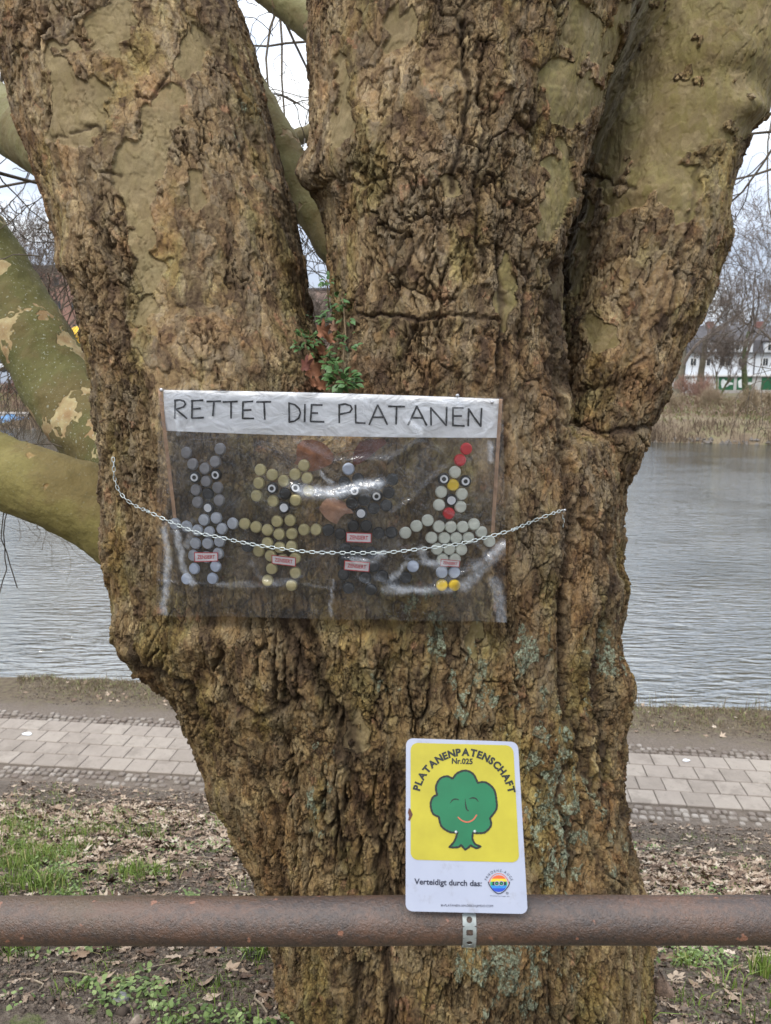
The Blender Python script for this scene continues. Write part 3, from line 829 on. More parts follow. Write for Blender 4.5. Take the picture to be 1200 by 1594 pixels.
def limb(name, pts, rads, mat, seed, amp=0.02, label=None):
    P3 = []; RR = []
    pts = [Vector(q) for q in pts]
    n = len(pts)
    for i in range(n - 1):
        p0 = pts[max(i - 1, 0)]; p1 = pts[i]; p2 = pts[i + 1]; p3 = pts[min(i + 2, n - 1)]
        st = max(4, int((p2 - p1).length / 0.012))
        for k in range(st):
            t = k / st
            P3.append(0.5 * ((2 * p1) + (-p0 + p2) * t + (2 * p0 - 5 * p1 + 4 * p2 - p3) * t * t + (-p0 + 3 * p1 - 3 * p2 + p3) * t ** 3))
            RR.append(rads[i] * (1 - t) + rads[i + 1] * t)
    P3.append(pts[-1]); RR.append(rads[-1])
    mb = MB(); mb.tube(P3, RR, 96, True)
    V = np.array(mb.v, np.float32)
    nr = len(P3)
    C = np.repeat(np.array([tuple(q) for q in P3], np.float32), 96, 0)
    D = V - C; L = np.linalg.norm(D, axis=1, keepdims=True); D = D / np.maximum(L, 1e-6)
    hh = amp * fbm(V * 4, 3, seed) + amp * 0.35 * fbm(V * 14, 3, seed + 3) + amp * 0.1 * gnoise(V * 50, seed + 7)
    t_ = fbm(V * 11, 3, seed + 9) * 3; hh += 0.0036 * (np.floor(t_) + sstep(0, .12, t_ - np.floor(t_)))
    V = V + D * hh[:, None]
    mb.v = [tuple(q) for q in V.tolist()]
    o = mb.build(name, mat, tree, True)
    if label: o['label'] = label
    return o
m_green = smooth_bark('olive_bark', (0.135, 0.112, 0.032), (0.225, 0.185, 0.062), (0.30, 0.22, 0.09), (0.64, 0.67), 0.10, 1.0)
m_mott = smooth_bark('mottled_bark', (0.075, 0.075, 0.020), (0.145, 0.130, 0.045), (0.38, 0.31, 0.16), (0.565, 0.58), 0.5, 4.3)
m_back = smooth_bark('dull_olive_bark', (0.13, 0.115, 0.045), (0.19, 0.17, 0.07), (0.30, 0.26, 0.15), (0.64, 0.66), 0.1, 9.0)
limb('limb', [at(-420, 600, 2.55), at(-150, 665, 2.45), at(0, 733, 2.35), at(70, 758, 2.3), at(150, 790, 2.3), at(230, 830, 2.3), at(330, 860, 2.35)], [.105, .108, .110, .112, .125, .145, .15], m_green, 21, .012, 'olive green limb reaching left above the water')
limb('limb', [at(-290, 60, 3.3), at(-120, 255, 3.2), at(0, 442, 3.1), at(50, 528, 3.0), at(98, 605, 2.9), at(160, 680, 2.75), at(260, 760, 2.5)], [.12, .135, .140, .140, .142, .148, .15], m_mott, 22, .018, 'mottled green and cream limb rising to the upper left')
limb('limb', [at(290, -240, 3.2), at(322, -60, 3.1), at(356, 78, 3.02), at(403, 167, 2.95), at(446, 249, 2.9), at(475, 305, 2.85), at(522, 374, 2.75), at(575, 440, 2.6)], [.05, .058, .064, .066, .068, .070, .074, .08], m_back, 23, .008, 'smooth olive limb seen in the gap between two stems')
limb('limb', [at(1075, -300, 3.3), at(1040, -100, 3.2), at(1010, 60, 3.1), at(975, 190, 2.95), at(930, 320, 2.75)], [.10, .12, .13, .13, .12], m_back, 24, .008)
limb('limb', [at(-160, 60, 3.4), at(-60, 130, 3.35), at(-10, 175, 3.3), at(60, 215, 2.9), at(140, 260, 2.5)], [.09, .10, .115, .12, .11], m_back, 25, .01)
limb('limb', [at(345, -70, 4.2), at(400, -20, 4.15), at(445, 10, 4.1), at(500, 42, 4.0), at(600, 90, 3.6)], [.045, .05, .065, .09, .10], m_back, 26, .006)
limb('limb', [at(430, 222, 3.9), at(460, 214, 3.7), at(500, 205, 3.4), at(600, 200, 2.9)], [.028, .032, .035, .045], m_back, 27, .003)
# ------------------------------------------------------------------ banner of film, paper, sticks and bottle caps
def bs(px, py, off=0.0):
    d = ray(px, py); Y = 1.74
    for _ in range(5):
        x = d.x * Y / d.y
        Y = ban_y(x) - off
    return CAM + d * (Y / d.y)
Z1 = lambda zx, zy: (230 + zx / 4.0, 590 + zy / 4.0)
Z2 = lambda zx, zy: (500 + zx / 4.0, 590 + zy / 4.0)
def lerp(a, b, t): return a + (b - a) * t

# film material
def film_mat(name, haze, refl, seed):
    m, nt, b = nmat(name)
    nt.nodes.remove(b)
    out = nt.nodes['Material Output']
    p = geop(nt)
    tr = N(nt, 'ShaderNodeBsdfTransparent'); tr.inputs[0].default_value = (0.99, 0.99, 0.99, 1)
    gl = N(nt, 'ShaderNodeBsdfGlossy'); gl.inputs['Roughness'].default_value = 0.10; gl.inputs[0].default_value = (0.95, 0.97, 1, 1)
    df = N(nt, 'ShaderNodeBsdfDiffuse'); df.inputs[0].default_value = (0.72, 0.76, 0.82, 1)
    pp = mapping(nt, p, loc=(seed, 0, seed))
    w = noise(nt, mapping(nt, pp, (1, 1, 1.0)), 7, 4, 0.6, 2.2)
    w2 = noise(nt, pp, 24, 3, 0.55, 1.4)
    hh = mth(nt, 'ADD', w, mth(nt, 'MULTIPLY', w2, 0.25))
    bn = nt.nodes.new('ShaderNodeBump'); bn.inputs['Strength'].default_value = 0.9; bn.inputs['Distance'].default_value = 0.008
    nt.links.new(hh, bn.inputs['Height'])
    nt.links.new(bn.outputs[0], gl.inputs['Normal'])
    fr = N(nt, 'ShaderNodeFresnel'); fr.inputs['IOR'].default_value = 1.5
    nt.links.new(bn.outputs[0], fr.inputs['Normal'])
    fac = mth(nt, 'ADD', mth(nt, 'MULTIPLY', fr.outputs[0], 0.9 if haze > .01 else 0.4), refl, clamp=True)
    m1 = N(nt, 'ShaderNodeMixShader'); nt.links.new(fac, m1.inputs[0]); nt.links.new(tr.outputs[0], m1.inputs[1]); nt.links.new(gl.outputs[0], m1.inputs[2])
    # fine scuffs in the film: thin curved scratch lines and grime
    sc_ = noise(nt, mapping(nt, pp, (6, 1, 1.3), (0, math.radians(35), 0)), 9, 3, 0.6, 3.0)
    sl = smap(nt, mth(nt, 'ABSOLUTE', mth(nt, 'SUBTRACT', sc_, 0.5)), 0.018, 0.0)
    hz = mth(nt, 'ADD', mth(nt, 'MULTIPLY', sl, 0.05), mth(nt, 'MULTIPLY', smap(nt, noise(nt, pp, 5, 4, .6, .8), .40, .70), haze * 1.6))
    hz = mth(nt, 'ADD', hz, haze * 0.4)
    hz = mth(nt, 'ADD', hz, mth(nt, 'MULTIPLY', attr(nt, 'crease_shine'), mth(nt, 'ADD', 0.30, mth(nt, 'MULTIPLY', noise(nt, mapping(nt, pp, (2, 1, 1), (0, .6, 0)), 30, 3, .6, 1.0), 0.35))), clamp=True)  # crumpled film whitens; its sky highlights are painted in as diffuse haze too
    m2 = N(nt, 'ShaderNodeMixShader'); nt.links.new(hz, m2.inputs[0]); nt.links.new(m1.outputs[0], m2.inputs[1]); nt.links.new(df.outputs[0], m2.inputs[2])
    nt.links.new(m2.outputs[0], out.inputs[0])
    return m
film_front = film_mat('clear_film', 0.0105, 0.0, 0.0)
film_back = film_mat('clear_backing_film', 0.006, 0.0, 3.0)
banner = empty('banner', bs(515, 970), 'clear plastic banner with white paper strip lettered RETTET DIE PLATANEN, hung on the trunk', 'banner')

def film(name, quad, mat, base_off, wr, step=3.0, seed=0, wavy=0.0):
    (ax, ay), (bx, by), (cx, cy), (dx, dy) = quad     # TL TR BR BL
    nu = int((bx - ax) / step); nv_ = int((dy - ay) / step)
    U, Vv = np.meshgrid(np.linspace(0, 1, nu), np.linspace(0, 1, nv_))
    U = U.ravel(); Vv = Vv.ravel()
    X = (ax * (1 - U) + bx * U) * (1 - Vv) + (dx * (1 - U) + cx * U) * Vv
    Y = (ay * (1 - U) + by * U) * (1 - Vv) + (dy * (1 - U) + cy * U) * Vv
    G = np.stack([X * 0.02, Y * 0.02, np.zeros_like(X)], 1)
    Y = Y + wavy * fbm(G * 1.0, 2, 5 + seed) * (Vv ** 3) * 8
    offs = base_off + wr * (0.5 + 0.5 * fbm(G * 0.9, 3, 3 + seed)) + wr * .25 * fbm(G * 3, 2, 8 + seed)
    crease_shine = np.zeros_like(X)  # whiter crumpled folds plus painted sky reflections on the film
    if wr > 0.002:
        wX = X + 5 * gnoise(G * 3, 31); wY = Y + 5 * gnoise(G * 3, 32)
        for pts, am, wd in [([(470, 766), (520, 769), (560, 760), (588, 757)], .62, 11), ([(256, 826), (262, 880), (254, 952)], .50, 5), ([(276, 830), (284, 880), (300, 908)], .50, 5), ([(300, 826), (290, 850)], .35, 5),
                            ([(722, 912), (748, 885), (783, 852)], .55, 9), ([(600, 917), (650, 921), (700, 919)], .42, 6), ([(655, 856), (662, 874), (690, 884)], .40, 6), ([(770, 905), (778, 940), (780, 968)], .35, 8), ([(548, 871), (575, 875), (598, 864)], .5, 4),
                            ([(636, 655), (652, 670)], .6, 5), ([(682, 626), (716, 633)], .5, 6), ([(763, 690), (764, 715)], .5, 4), ([(272, 640), (277, 676)], .35, 3), ([(500, 736), (516, 750)], .5, 3), ([(518, 905), (514, 960)], .35, 2), ([(340, 912), (460, 908)], .18, 4), ([(610, 902), (622, 890), (632, 876)], .45, 4)]:
            crease_shine = np.maximum(crease_shine, am * np.exp(-(polydist(wX, wY, pts) / wd) ** 4) * (0.55 + 0.75 * sstep(-.25, .35, fbm(G * np.array([9, 22, 1.]), 2, 44))))
        for pts, am, wd in [([(452, 762), (480, 772), (520, 774), (560, 762), (592, 757)], 0.012, 9), ([(620, 850), (626, 868), (645, 880), (680, 880)], .005, 4),
                            ([(588, 905), (620, 922), (665, 922), (705, 905), (745, 880), (785, 850)], .007, 7), ([(536, 871), (570, 874), (600, 862)], .005, 4),
                            ([(258, 820), (262, 880), (252, 955)], .006, 5), ([(272, 830), (282, 880), (290, 925)], .006, 5), ([(300, 812), (288, 850), (280, 900)], .004, 3),
                            ([(765, 700), (764, 800), (766, 960)], .005, 3), ([(740, 850), (765, 880), (786, 850)], .005, 6), ([(640, 930), (600, 928), (560, 905)], .004, 5), ([(518, 905), (514, 960)], .004, 2),
                            ([(690, 625), (715, 630)], .004, 4), ([(636, 655), (655, 672)], .004, 4), ([(270, 640), (278, 676)], .004, 3), ([(610, 800), (640, 780), (690, 730)], .004, 4), ([(460, 690), (520, 720), (610, 716), (650, 690)], .004, 6),
                            ([(240, 905), (330, 912), (440, 905), (520, 920)], .003, 2), ([(390, 880), (400, 900), (430, 915), (470, 900)], .004, 4)]:
            dd = polydist(X, Y, pts)
            offs = offs + am * np.exp(-(dd / wd) ** 2)
    V3 = np.array([tuple(bs(a, b_, o_)) for a, b_, o_ in zip(X, Y, offs)], np.float32)
    i = np.arange(nu * nv_).reshape(nv_, nu)
    Q = np.stack([i[:-1, :-1].ravel(), i[1:, :-1].ravel(), i[1:, 1:].ravel(), i[:-1, 1:].ravel()], 1)
    fm_ = np_mesh(name, V3, Q); fattr(fm_, 'crease_shine', crease_shine)
    return link(name, fm_, mat, banner, True)
film('plastic_film', [(246, 603), (783, 619), (789, 969), (243, 958)], film_front, 0.011, 0.004, 3.0, 0, 0.5)
film('backing_film', [(254, 612), (776, 625), (774, 924), (262, 911)], film_back, -0.001, 0.0015, 8.0, 9, 0.9)

paper_m, nt, b = nmat('white_paper')
p = geop(nt)
setc(nt, b, ramp(nt, noise(nt, p, 6, 3), [(0.3, (0.74, 0.75, 0.77)), (0.7, (0.84, 0.84, 0.85))]))
b.inputs['Roughness'].default_value = 0.5
bump(nt, b, noise(nt, mapping(nt, p, (1, 1, 1.6)), 16, 3, .5, .8), 0.012)
mb = MB()
n = 60
topy = lambda x: 607 + (x - 254) * (621 - 607) / 523 - 2.0 * math.sin((x - 254) / 523 * math.pi)
boty = lambda x: 670.5 + (x - 257) * (681.5 - 670.5) / 517 + 3.0 * math.sin((x - 257) / 517 * math.pi)
wav = lambda x, r: 0.0012 * math.sin(x * 0.045 + r) + 0.0008 * math.sin(x * 0.11 + 2.2 * r)
vs_ = []
for k in range(n + 1):
    xt = lerp(254, 777, k / n); xb = lerp(257, 774, k / n)
    for r in range(6):
        f = r / 5
        vs_.append(bs(lerp(xt, xb, f), lerp(topy(xt), boty(xb), f), 0.0045 + wav(xt, r)))
mb.add(vs_, [(k * 6 + r, k * 6 + r + 1, k * 6 + r + 7, k * 6 + r + 6) for k in range(n) for r in range(5)])
mb.build('paper_strip', paper_m, banner, True)
ink = simple('black_ink', (0.012, 0.012, 0.016), 0.45, var=0.1)
mb = MB()
def stroke(pts, w, off, offset=(0, 0), fn=bs, target=None):
    tb = target or mb
    P2 = [Vector((a + offset[0], c + offset[1])) for a, c in pts]
    Q = [P2[0]]
    for a, c in zip(P2[:-1], P2[1:]):
        k = max(1, int((c - a).length / 4))
        for i in range(1, k + 1): Q.append(a.lerp(c, i / k))
    vs_ = []
    for i, q in enumerate(Q):
        t = (Q[min(i + 1, len(Q) - 1)] - Q[max(i - 1, 0)]).normalized()
        nn = Vector((-t.y, t.x))
        ww = w * (0.92 + 0.12 * math.sin(i * 1.7 + P2[0].x)) / 2
        vs_ += [fn(*(q + nn * ww), off), fn(*(q - nn * ww), off)]
    tb.add(vs_, [(2 * i, 2 * i + 1, 2 * i + 3, 2 * i + 2) for i in range(len(Q) - 1)])
L1 = [[(170, 133), (168, 248)], [(163, 134), (200, 130), (226, 139), (234, 156), (222, 174), (172, 190)], [(176, 190), (212, 220), (245, 247)],
      [(276, 135), (274, 245)], [(268, 136), (346, 132)], [(275, 187), (330, 183)], [(272, 244), (350, 240)],
      [(365, 140), (456, 138)], [(412, 140), (404, 232)], [(466, 143), (560, 140)], [(518, 142), (518, 246)],
      [(592, 143), (590, 248)], [(588, 143), (656, 139)], [(592, 195), (645, 192)], [(586, 245), (662, 246)], [(675, 143), (768, 142)], [(724, 143), (728, 254)],
      [(879, 148), (881, 268)], [(874, 149), (915, 160), (942, 185), (950, 212), (940, 243), (914, 262), (876, 268)], [(978, 155), (976, 269)],
      [(1020, 160), (1013, 266)], [(1014, 160), (1088, 162)], [(1017, 212), (1060, 212)], [(1011, 264), (1100, 267)]]
L2 = [[(112, 160), (112, 275)], [(106, 161), (150, 156), (182, 166), (192, 186), (178, 206), (114, 220)], [(213, 160), (215, 274)], [(211, 272), (276, 275)],
      [(352, 160), (298, 286)], [(350, 160), (382, 222), (412, 285)], [(322, 238), (388, 238)], [(416, 170), (522, 172)], [(469, 172), (466, 283)],
      [(596, 168), (540, 288)], [(594, 168), (628, 232), (657, 290)], [(562, 241), (632, 243)], [(684, 290), (682, 175)], [(680, 178), (740, 246), (780, 292)], [(779, 290), (781, 172)],
      [(820, 178), (820, 290)], [(815, 179), (886, 180)], [(820, 231), (876, 230)], [(814, 289), (894, 292)], [(915, 294), (918, 182)], [(916, 184), (960, 250), (995, 297)], [(992, 296), (999, 181)]]
for l in L1: stroke([Z1(*q) for q in l], 3.1, 0.0068)
for l in L2: stroke([Z2(*q) for q in l], 3.1, 0.0068)
mb.build('lettering', ink, banner)

wood = simple('pale_wood', (0.42, 0.26, 0.16), 0.7, var=0.25, scale=60, bd=0.002, bs=150)
def stick(a, b_, w, off):
    mb = MB()
    n = 16
    vs_ = []
    for i in range(n + 1):
        q = (lerp(a[0], b_[0], i / n), lerp(a[1], b_[1], i / n))
        for (dx, o_) in ((-w / 2, off), (-w / 2, off + .003), (w / 2, off + .003), (w / 2, off)):
            vs_.append(bs(q[0] + dx, q[1], o_))
    fs = [(4 * i + j, 4 * i + (j + 1) % 4, 4 * i + 4 + (j + 1) % 4, 4 * i + 4 + j) for i in range(n) for j in range(4)] + [(3, 2, 1, 0), (4 * n, 4 * n + 1, 4 * n + 2, 4 * n + 3)]
    mb.add(vs_, fs)
    mb.build('wooden_stick', wood, banner)
stick((248.5, 606), (272, 806), 5.5, 0.0055)
stick((779.5, 621), (767, 829), 5.5, 0.0055)
# pins through the top corners
pinm = simple('steel_pin', (0.5, 0.5, 0.52), 0.35, 0.8)
for q in ((251, 607), (712, 616), (766, 626)):
    mb = MB(); c = bs(*q, 0.018)
    mb.tube([c + Vector((0, .03, 0)), c + Vector((0, .002, 0)), c, c - Vector((0, .0012, 0))], [.0012, .0012, .0045, .003], 12)
    mb.build('pin', pinm, banner, True)

# ---- bottle caps
def cap_mesh(name, mat, R=0.0132, H=0.0062, fl=21):
    bm_v = []; bm_f = []
    prof = [(0.0, H), (0.55, H), (0.80, H * 0.995), (0.90, H * 0.95), (0.965, H * 0.82), (1.0, H * 0.55), (1.03, H * 0.28), (1.08, 0.0)]
    S = fl * 4
    bm_v.append((0, 0, H))
    for (r, z) in prof[1:]:
        for k in range(S):
            a = 2 * math.pi * k / S
            cr_ = max(0.0, (r - 0.93) / 0.15)
            rr_ = R * (r + 0.035 * cr_ * math.cos(a * fl))
            bm_v.append((rr_ * math.cos(a), rr_ * math.sin(a), z))
    for k in range(S): bm_f.append((0, 1 + k, 1 + (k + 1) % S))
    for i in range(len(prof) - 2):
        for k in range(S):
            a = 1 + i * S + k; b_ = 1 + i * S + (k + 1) % S
            bm_f.append((a, a + S, b_ + S, b_))
    me = bpy.data.meshes.new(name); me.from_pydata(bm_v, [], bm_f); me.materials.append(mat)
    me.polygons.foreach_set('use_smooth', [True] * len(me.polygons)); me.update()
    return me
def cap_mat(name, col, metal, rough, dirt=0.35):
    m, nt, b = nmat(name)
    p = geop(nt)
    n = noise(nt, p, 45, 5, 0.65)
    brushed = noise(nt, mapping(nt, p, (1, 1, 14), (0, math.radians(15), 0)), 60, 3, .6)
    c = ramp(nt, mth(nt, 'ADD', mth(nt, 'MULTIPLY', n, .6), mth(nt, 'MULTIPLY', brushed, .4)), [(0.3, tuple(q * (1 - dirt) for q in col)), (0.6, col)])
    setc(nt, b, c); b.inputs['Metallic'].default_value = metal; b.inputs['Roughness'].default_value = rough
    bump(nt, b, noise(nt, p, 300, 3), 0.0006)
    return m
CM = {'d': cap_mesh('dull_grey_cap', cap_mat('dull_grey_cap', (0.29, 0.285, 0.30), 0.2, 0.38)),
      's': cap_mesh('silver_cap', cap_mat('silver_cap', (0.52, 0.55, 0.61), 0.2, 0.38)),
      'g': cap_mesh('gold_cap', cap_mat('gold_cap', (0.56, 0.49, 0.26), 0.2, 0.38)),
      'k': cap_mesh('black_cap', cap_mat('black_cap', (0.018, 0.019, 0.022), 0.0, 0.35)),
      'w': cap_mesh('cream_cap', cap_mat('cream_cap', (0.66, 0.68, 0.60), 0.0, 0.45, 0.2)),
      'b': cap_mesh('blue_white_cap', cap_mat('blue_white_cap', (0.50, 0.56, 0.68), 0.0, 0.45, 0.15)),
      'r': cap_mesh('red_cap', cap_mat('red_cap', (0.62, 0.022, 0.028), 0.0, 0.4, 0.15)),
      'y': cap_mesh('yellow_cap', cap_mat('yellow_cap', (0.72, 0.50, 0.025), 0.0, 0.4, 0.15))}
eye_m = simple('white_eye_paint', (0.74, 0.76, 0.80), 0.5, var=0.05)
def ring_mesh(name, r0, r1, z=0.0064):
    n = 32
    vs_ = [(r * math.cos(2 * math.pi * k / n), r * math.sin(2 * math.pi * k / n), zz_) for (r, zz_) in ((r0, z), (r1, z), (r1, z - .0004)) for k in range(n)]
    fs = [(k, n + k, n + (k + 1) % n, (k + 1) % n) for k in range(n)] + [(n + k, 2 * n + k, 2 * n + (k + 1) % n, n + (k + 1) % n) for k in range(n)]
    if r0 == 0: fs = [tuple(n + k for k in range(n))] + fs[n:]
    me = bpy.data.meshes.new(name); me.from_pydata(vs_, [], fs); me.materials.append(eye_m); me.update()
    return me
ring = ring_mesh('eye_ring', 0.0050, 0.0092)
disc = ring_mesh('nose_disc', 0.0, 0.0098)
sheet_rot = lambda x: Matrix.Rotation(math.atan(0.055 * 2 * x / 0.45 ** 2), 4, 'Z')
def put_cap(kind, px, py, root):
    eye = nose = False
    key = kind
    if kind == 'E': key = 'k'; eye = True
    if kind == 'N': key = 'k'; nose = True
    nm = {'d': 'silver_cap', 's': 'silver_cap', 'g': 'gold_cap', 'k': 'black_cap', 'w': 'cream_cap', 'b': 'white_cap', 'r': 'red_cap', 'y': 'yellow_cap'}[key]
    o = bpy.data.objects.new('bottle_cap', CM[key]); COL.objects.link(o)
    o.parent = root
    loc = bs(px, py, 0.0012)
    rot = sheet_rot(loc.x) @ Matrix.Rotation(math.radians(90), 4, 'X')
    tl = Matrix.Rotation(math.radians(rnd.uniform(-5, 5)), 4, 'X') @ Matrix.Rotation(math.radians(rnd.uniform(-5, 5)), 4, 'Y') @ Matrix.Rotation(rnd.uniform(0, 6.28), 4, 'Z')
    o.matrix_local = Matrix.Translation(loc - root.location) @ rot @ tl
    if eye or nose:
        e = bpy.data.objects.new('eye_ring' if eye else 'white_disc', ring if eye else disc); COL.objects.link(e)
        e.parent = o
    return o
sticker_w = simple('sticker_paper', (0.72, 0.70, 0.72), 0.4, var=0.05)
sticker_r = simple('sticker_red', (0.55, 0.045, 0.05), 0.5, var=0.05)
def text_mesh(txt, size=1.0, offset=0.0, res=3, align='CENTER', shear=0.0):
    cu = bpy.data.curves.new('t', 'FONT'); cu.body = txt; cu.size = size; cu.offset = offset; cu.resolution_u = res
    cu.align_x = align; cu.align_y = 'CENTER' if align == 'CENTER' else 'BOTTOM_BASELINE'; cu.shear = shear
    o = bpy.data.objects.new('t', cu); COL.objects.link(o)
    dg_ = bpy.context.evaluated_depsgraph_get(); dg_.update()
    me = bpy.data.meshes.new_from_object(o.evaluated_get(dg_))
    vs_ = [tuple(v.co) for v in me.vertices]; fs = [tuple(pl.vertices) for pl in me.polygons]
    bpy.data.objects.remove(o); bpy.data.meshes.remove(me)
    return vs_, fs
def sticker(root, quad, label=None):
    def q(u, v, off):
        a = Vector(quad[0]).lerp(Vector(quad[1]), u); b_ = Vector(quad[3]).lerp(Vector(quad[2]), u)
        c = a.lerp(b_, v)
        return bs(c.x, c.y, off)
    mb = MB()
    mb.add([q(0, 0, .0100), q(1, 0, .0100), q(1, 1, .0100), q(0, 1, .0100), q(0, 0, .0093), q(1, 0, .0093), q(1, 1, .0093), q(0, 1, .0093)],
           [(0, 3, 2, 1), (4, 5, 6, 7), (0, 1, 5, 4), (1, 2, 6, 5), (2, 3, 7, 6), (3, 0, 4, 7)])
    s = mb.build('zensiert_sticker', sticker_w, root)
    mb = MB()
    for (u0, v0, u1, v1) in ((0, 0, 1, .085), (0, .915, 1, 1), (0, .085, .032, .915), (.968, .085, 1, .915)):
        mb.add([q(u0, v0, .0104), q(u1, v0, .0104), q(u1, v1, .0104), q(u0, v1, .0104)], [(0, 3, 2, 1)])
    vs_, fs = text_mesh('ZENSIERT', 1.0, 0.02)
    xs_ = [v[0] for v in vs_]; w = max(xs_) - min(xs_); ys_ = [v[1] for v in vs_]; hh_ = max(ys_) - min(ys_); my = (max(ys_) + min(ys_)) / 2
    mb.add([q(0.5 + v[0] / w * 0.74, 0.5 - (v[1] - my) / hh_ * 0.42, .0104) for v in vs_], fs)
    t = mb.build('lettering', sticker_r, s)
    t.matrix_parent_inverse = Matrix.Translation(-root.location) if False else s.matrix_world.inverted()
    return s
figs = [
 ('silver bottle cap donkey figure with long ears, leftmost in the plastic banner', 's', Z1,
  [('s', 243, 459), ('s', 452, 436), ('s', 282, 529), ('s', 422, 515), ('s', 358, 558), ('E', 295, 612), ('E', 427, 596), ('s', 367, 637), ('s', 303, 690), ('s', 438, 675), ('k', 377, 714), ('s', 312, 766), ('s', 447, 755), ('N', 380, 800),
   ('s', 352, 876), ('s', 428, 865), ('s', 172, 900), ('s', 243, 917), ('s', 312, 942), ('s', 386, 952), ('s', 464, 932), ('s', 531, 899), ('s', 300, 1022), ('s', 375, 1022), ('s', 449, 1010), ('s', 286, 1098), ('s', 366, 1108), ('s', 441, 1085),
   ('b', 292, 1180), ('b', 425, 1165), ('b', 244, 1244), ('b', 405, 1241)], [((288, 1078), (437, 1080), (437, 1135), (290, 1140))]),
 ('gold bottle cap dog figure between the silver and the black figure', 'g', Z1,
  [('g', 702, 566), ('g', 776, 597), ('g', 848, 635), ('g', 918, 594), ('g', 973, 538), ('g', 994, 617), ('g', 694, 648), ('g', 1004, 697), ('g', 679, 727), ('g', 782, 760), ('g', 921, 754), ('E', 776, 680), ('E', 923, 675), ('k', 855, 714), ('N', 852, 800),
   ('g', 806, 886), ('g', 888, 880), ('g', 605, 901), ('g', 675, 921), ('g', 746, 940), ('g', 819, 966), ('g', 897, 963), ('g', 974, 938), ('g', 1049, 938), ('g', 746, 1020), ('g', 822, 1048), ('g', 897, 1042), ('g', 692, 1070), ('g', 766, 1100), ('g', 842, 1124), ('g', 918, 1115),
   ('g', 773, 1180), ('g', 920, 1206), ('g', 747, 1254), ('g', 896, 1284), ('k', 620, 1040)], [((770, 1095), (922, 1112), (920, 1168), (772, 1150))]),
 ('black bottle cap cat figure with curled tail beside the rooster of cream caps', 'k', Z2,
  [('b', 169, 560), ('k', 145, 643), ('k', 230, 622), ('k', 357, 650), ('k', 443, 625), ('k', 420, 708), ('k', 405, 787), ('k', 327, 805), ('k', 190, 772), ('k', 265, 752), ('k', 135, 712), ('E', 207, 696), ('E', 345, 727), ('N', 249, 834),
   ('k', 200, 915), ('k', 280, 915), ('k', 45, 940), ('k', 120, 965), ('k', 357, 958), ('k', 437, 955), ('k', 150, 1055), ('k', 228, 1078), ('k', 313, 1080), ('k', 140, 1135), ('k', 328, 1165), ('k', 275, 1235), ('k', 380, 1225), ('k', 450, 1262), ('k', 527, 1235), ('b', 571, 1167),
   ('k', 170, 1300), ('k', 310, 1310), ('k', 140, 1215)], [((155, 955), (313, 960), (312, 1020), (155, 1015)), ((145, 1130), (303, 1142), (298, 1203), (140, 1188))]),
 ('cream bottle cap rooster figure with red comb, yellow beak and yellow feet', 'w', Z2,
  [('r', 902, 435), ('r', 864, 505), ('r', 794, 836), ('w', 832, 580), ('w', 747, 703), ('w', 874, 716), ('w', 733, 784), ('w', 866, 795), ('w', 663, 880), ('w', 593, 915), ('w', 524, 957), ('w', 732, 918), ('w', 806, 920), ('w', 880, 920), ('w', 950, 904),
   ('w', 686, 988), ('w', 766, 990), ('w', 840, 990), ('w', 915, 990), ('w', 996, 952), ('w', 1046, 1010), ('w', 720, 1058), ('w', 797, 1058), ('w', 872, 1062), ('w', 755, 1122), ('w', 832, 1122), ('b', 750, 1203), ('b', 828, 1203),
   ('y', 820, 660), ('y', 751, 1284), ('y', 829, 1284), ('E', 762, 622), ('E', 896, 636), ('N', 809, 753)], [((745, 1120), (865, 1132), (860, 1172), (740, 1165))])]
for (lab, base, Z, caps, stk) in figs:
    xs_ = [Z(c[1], c[2])[0] for c in caps]; yy_ = [Z(c[1], c[2])[1] for c in caps]
    root = empty('bottle_cap_figure', bs(sum(xs_) / len(xs_), max(yy_), 0.0), lab, 'cap figure', 'animal figures made of bottle caps in the banner')
    bpy.context.view_layer.update()
    for (k, zx, zy) in caps:
        if base == 's' and k == 's' and zy < 840: k = 'd'
        c = put_cap(k, *Z(zx, zy), root)
        if k != base:
            c['label'] = {'d': 'duller grey bottle cap', 'E': 'black cap painted with a white eye ring', 'N': 'black cap with a small white disc for the mouth', 'k': 'black bottle cap', 'b': 'bluish white bottle cap', 'r': 'bright red bottle cap', 'y': 'bright yellow bottle cap'}[k]
    for q in stk:
        sticker(root, [Z(*a) for a in q])

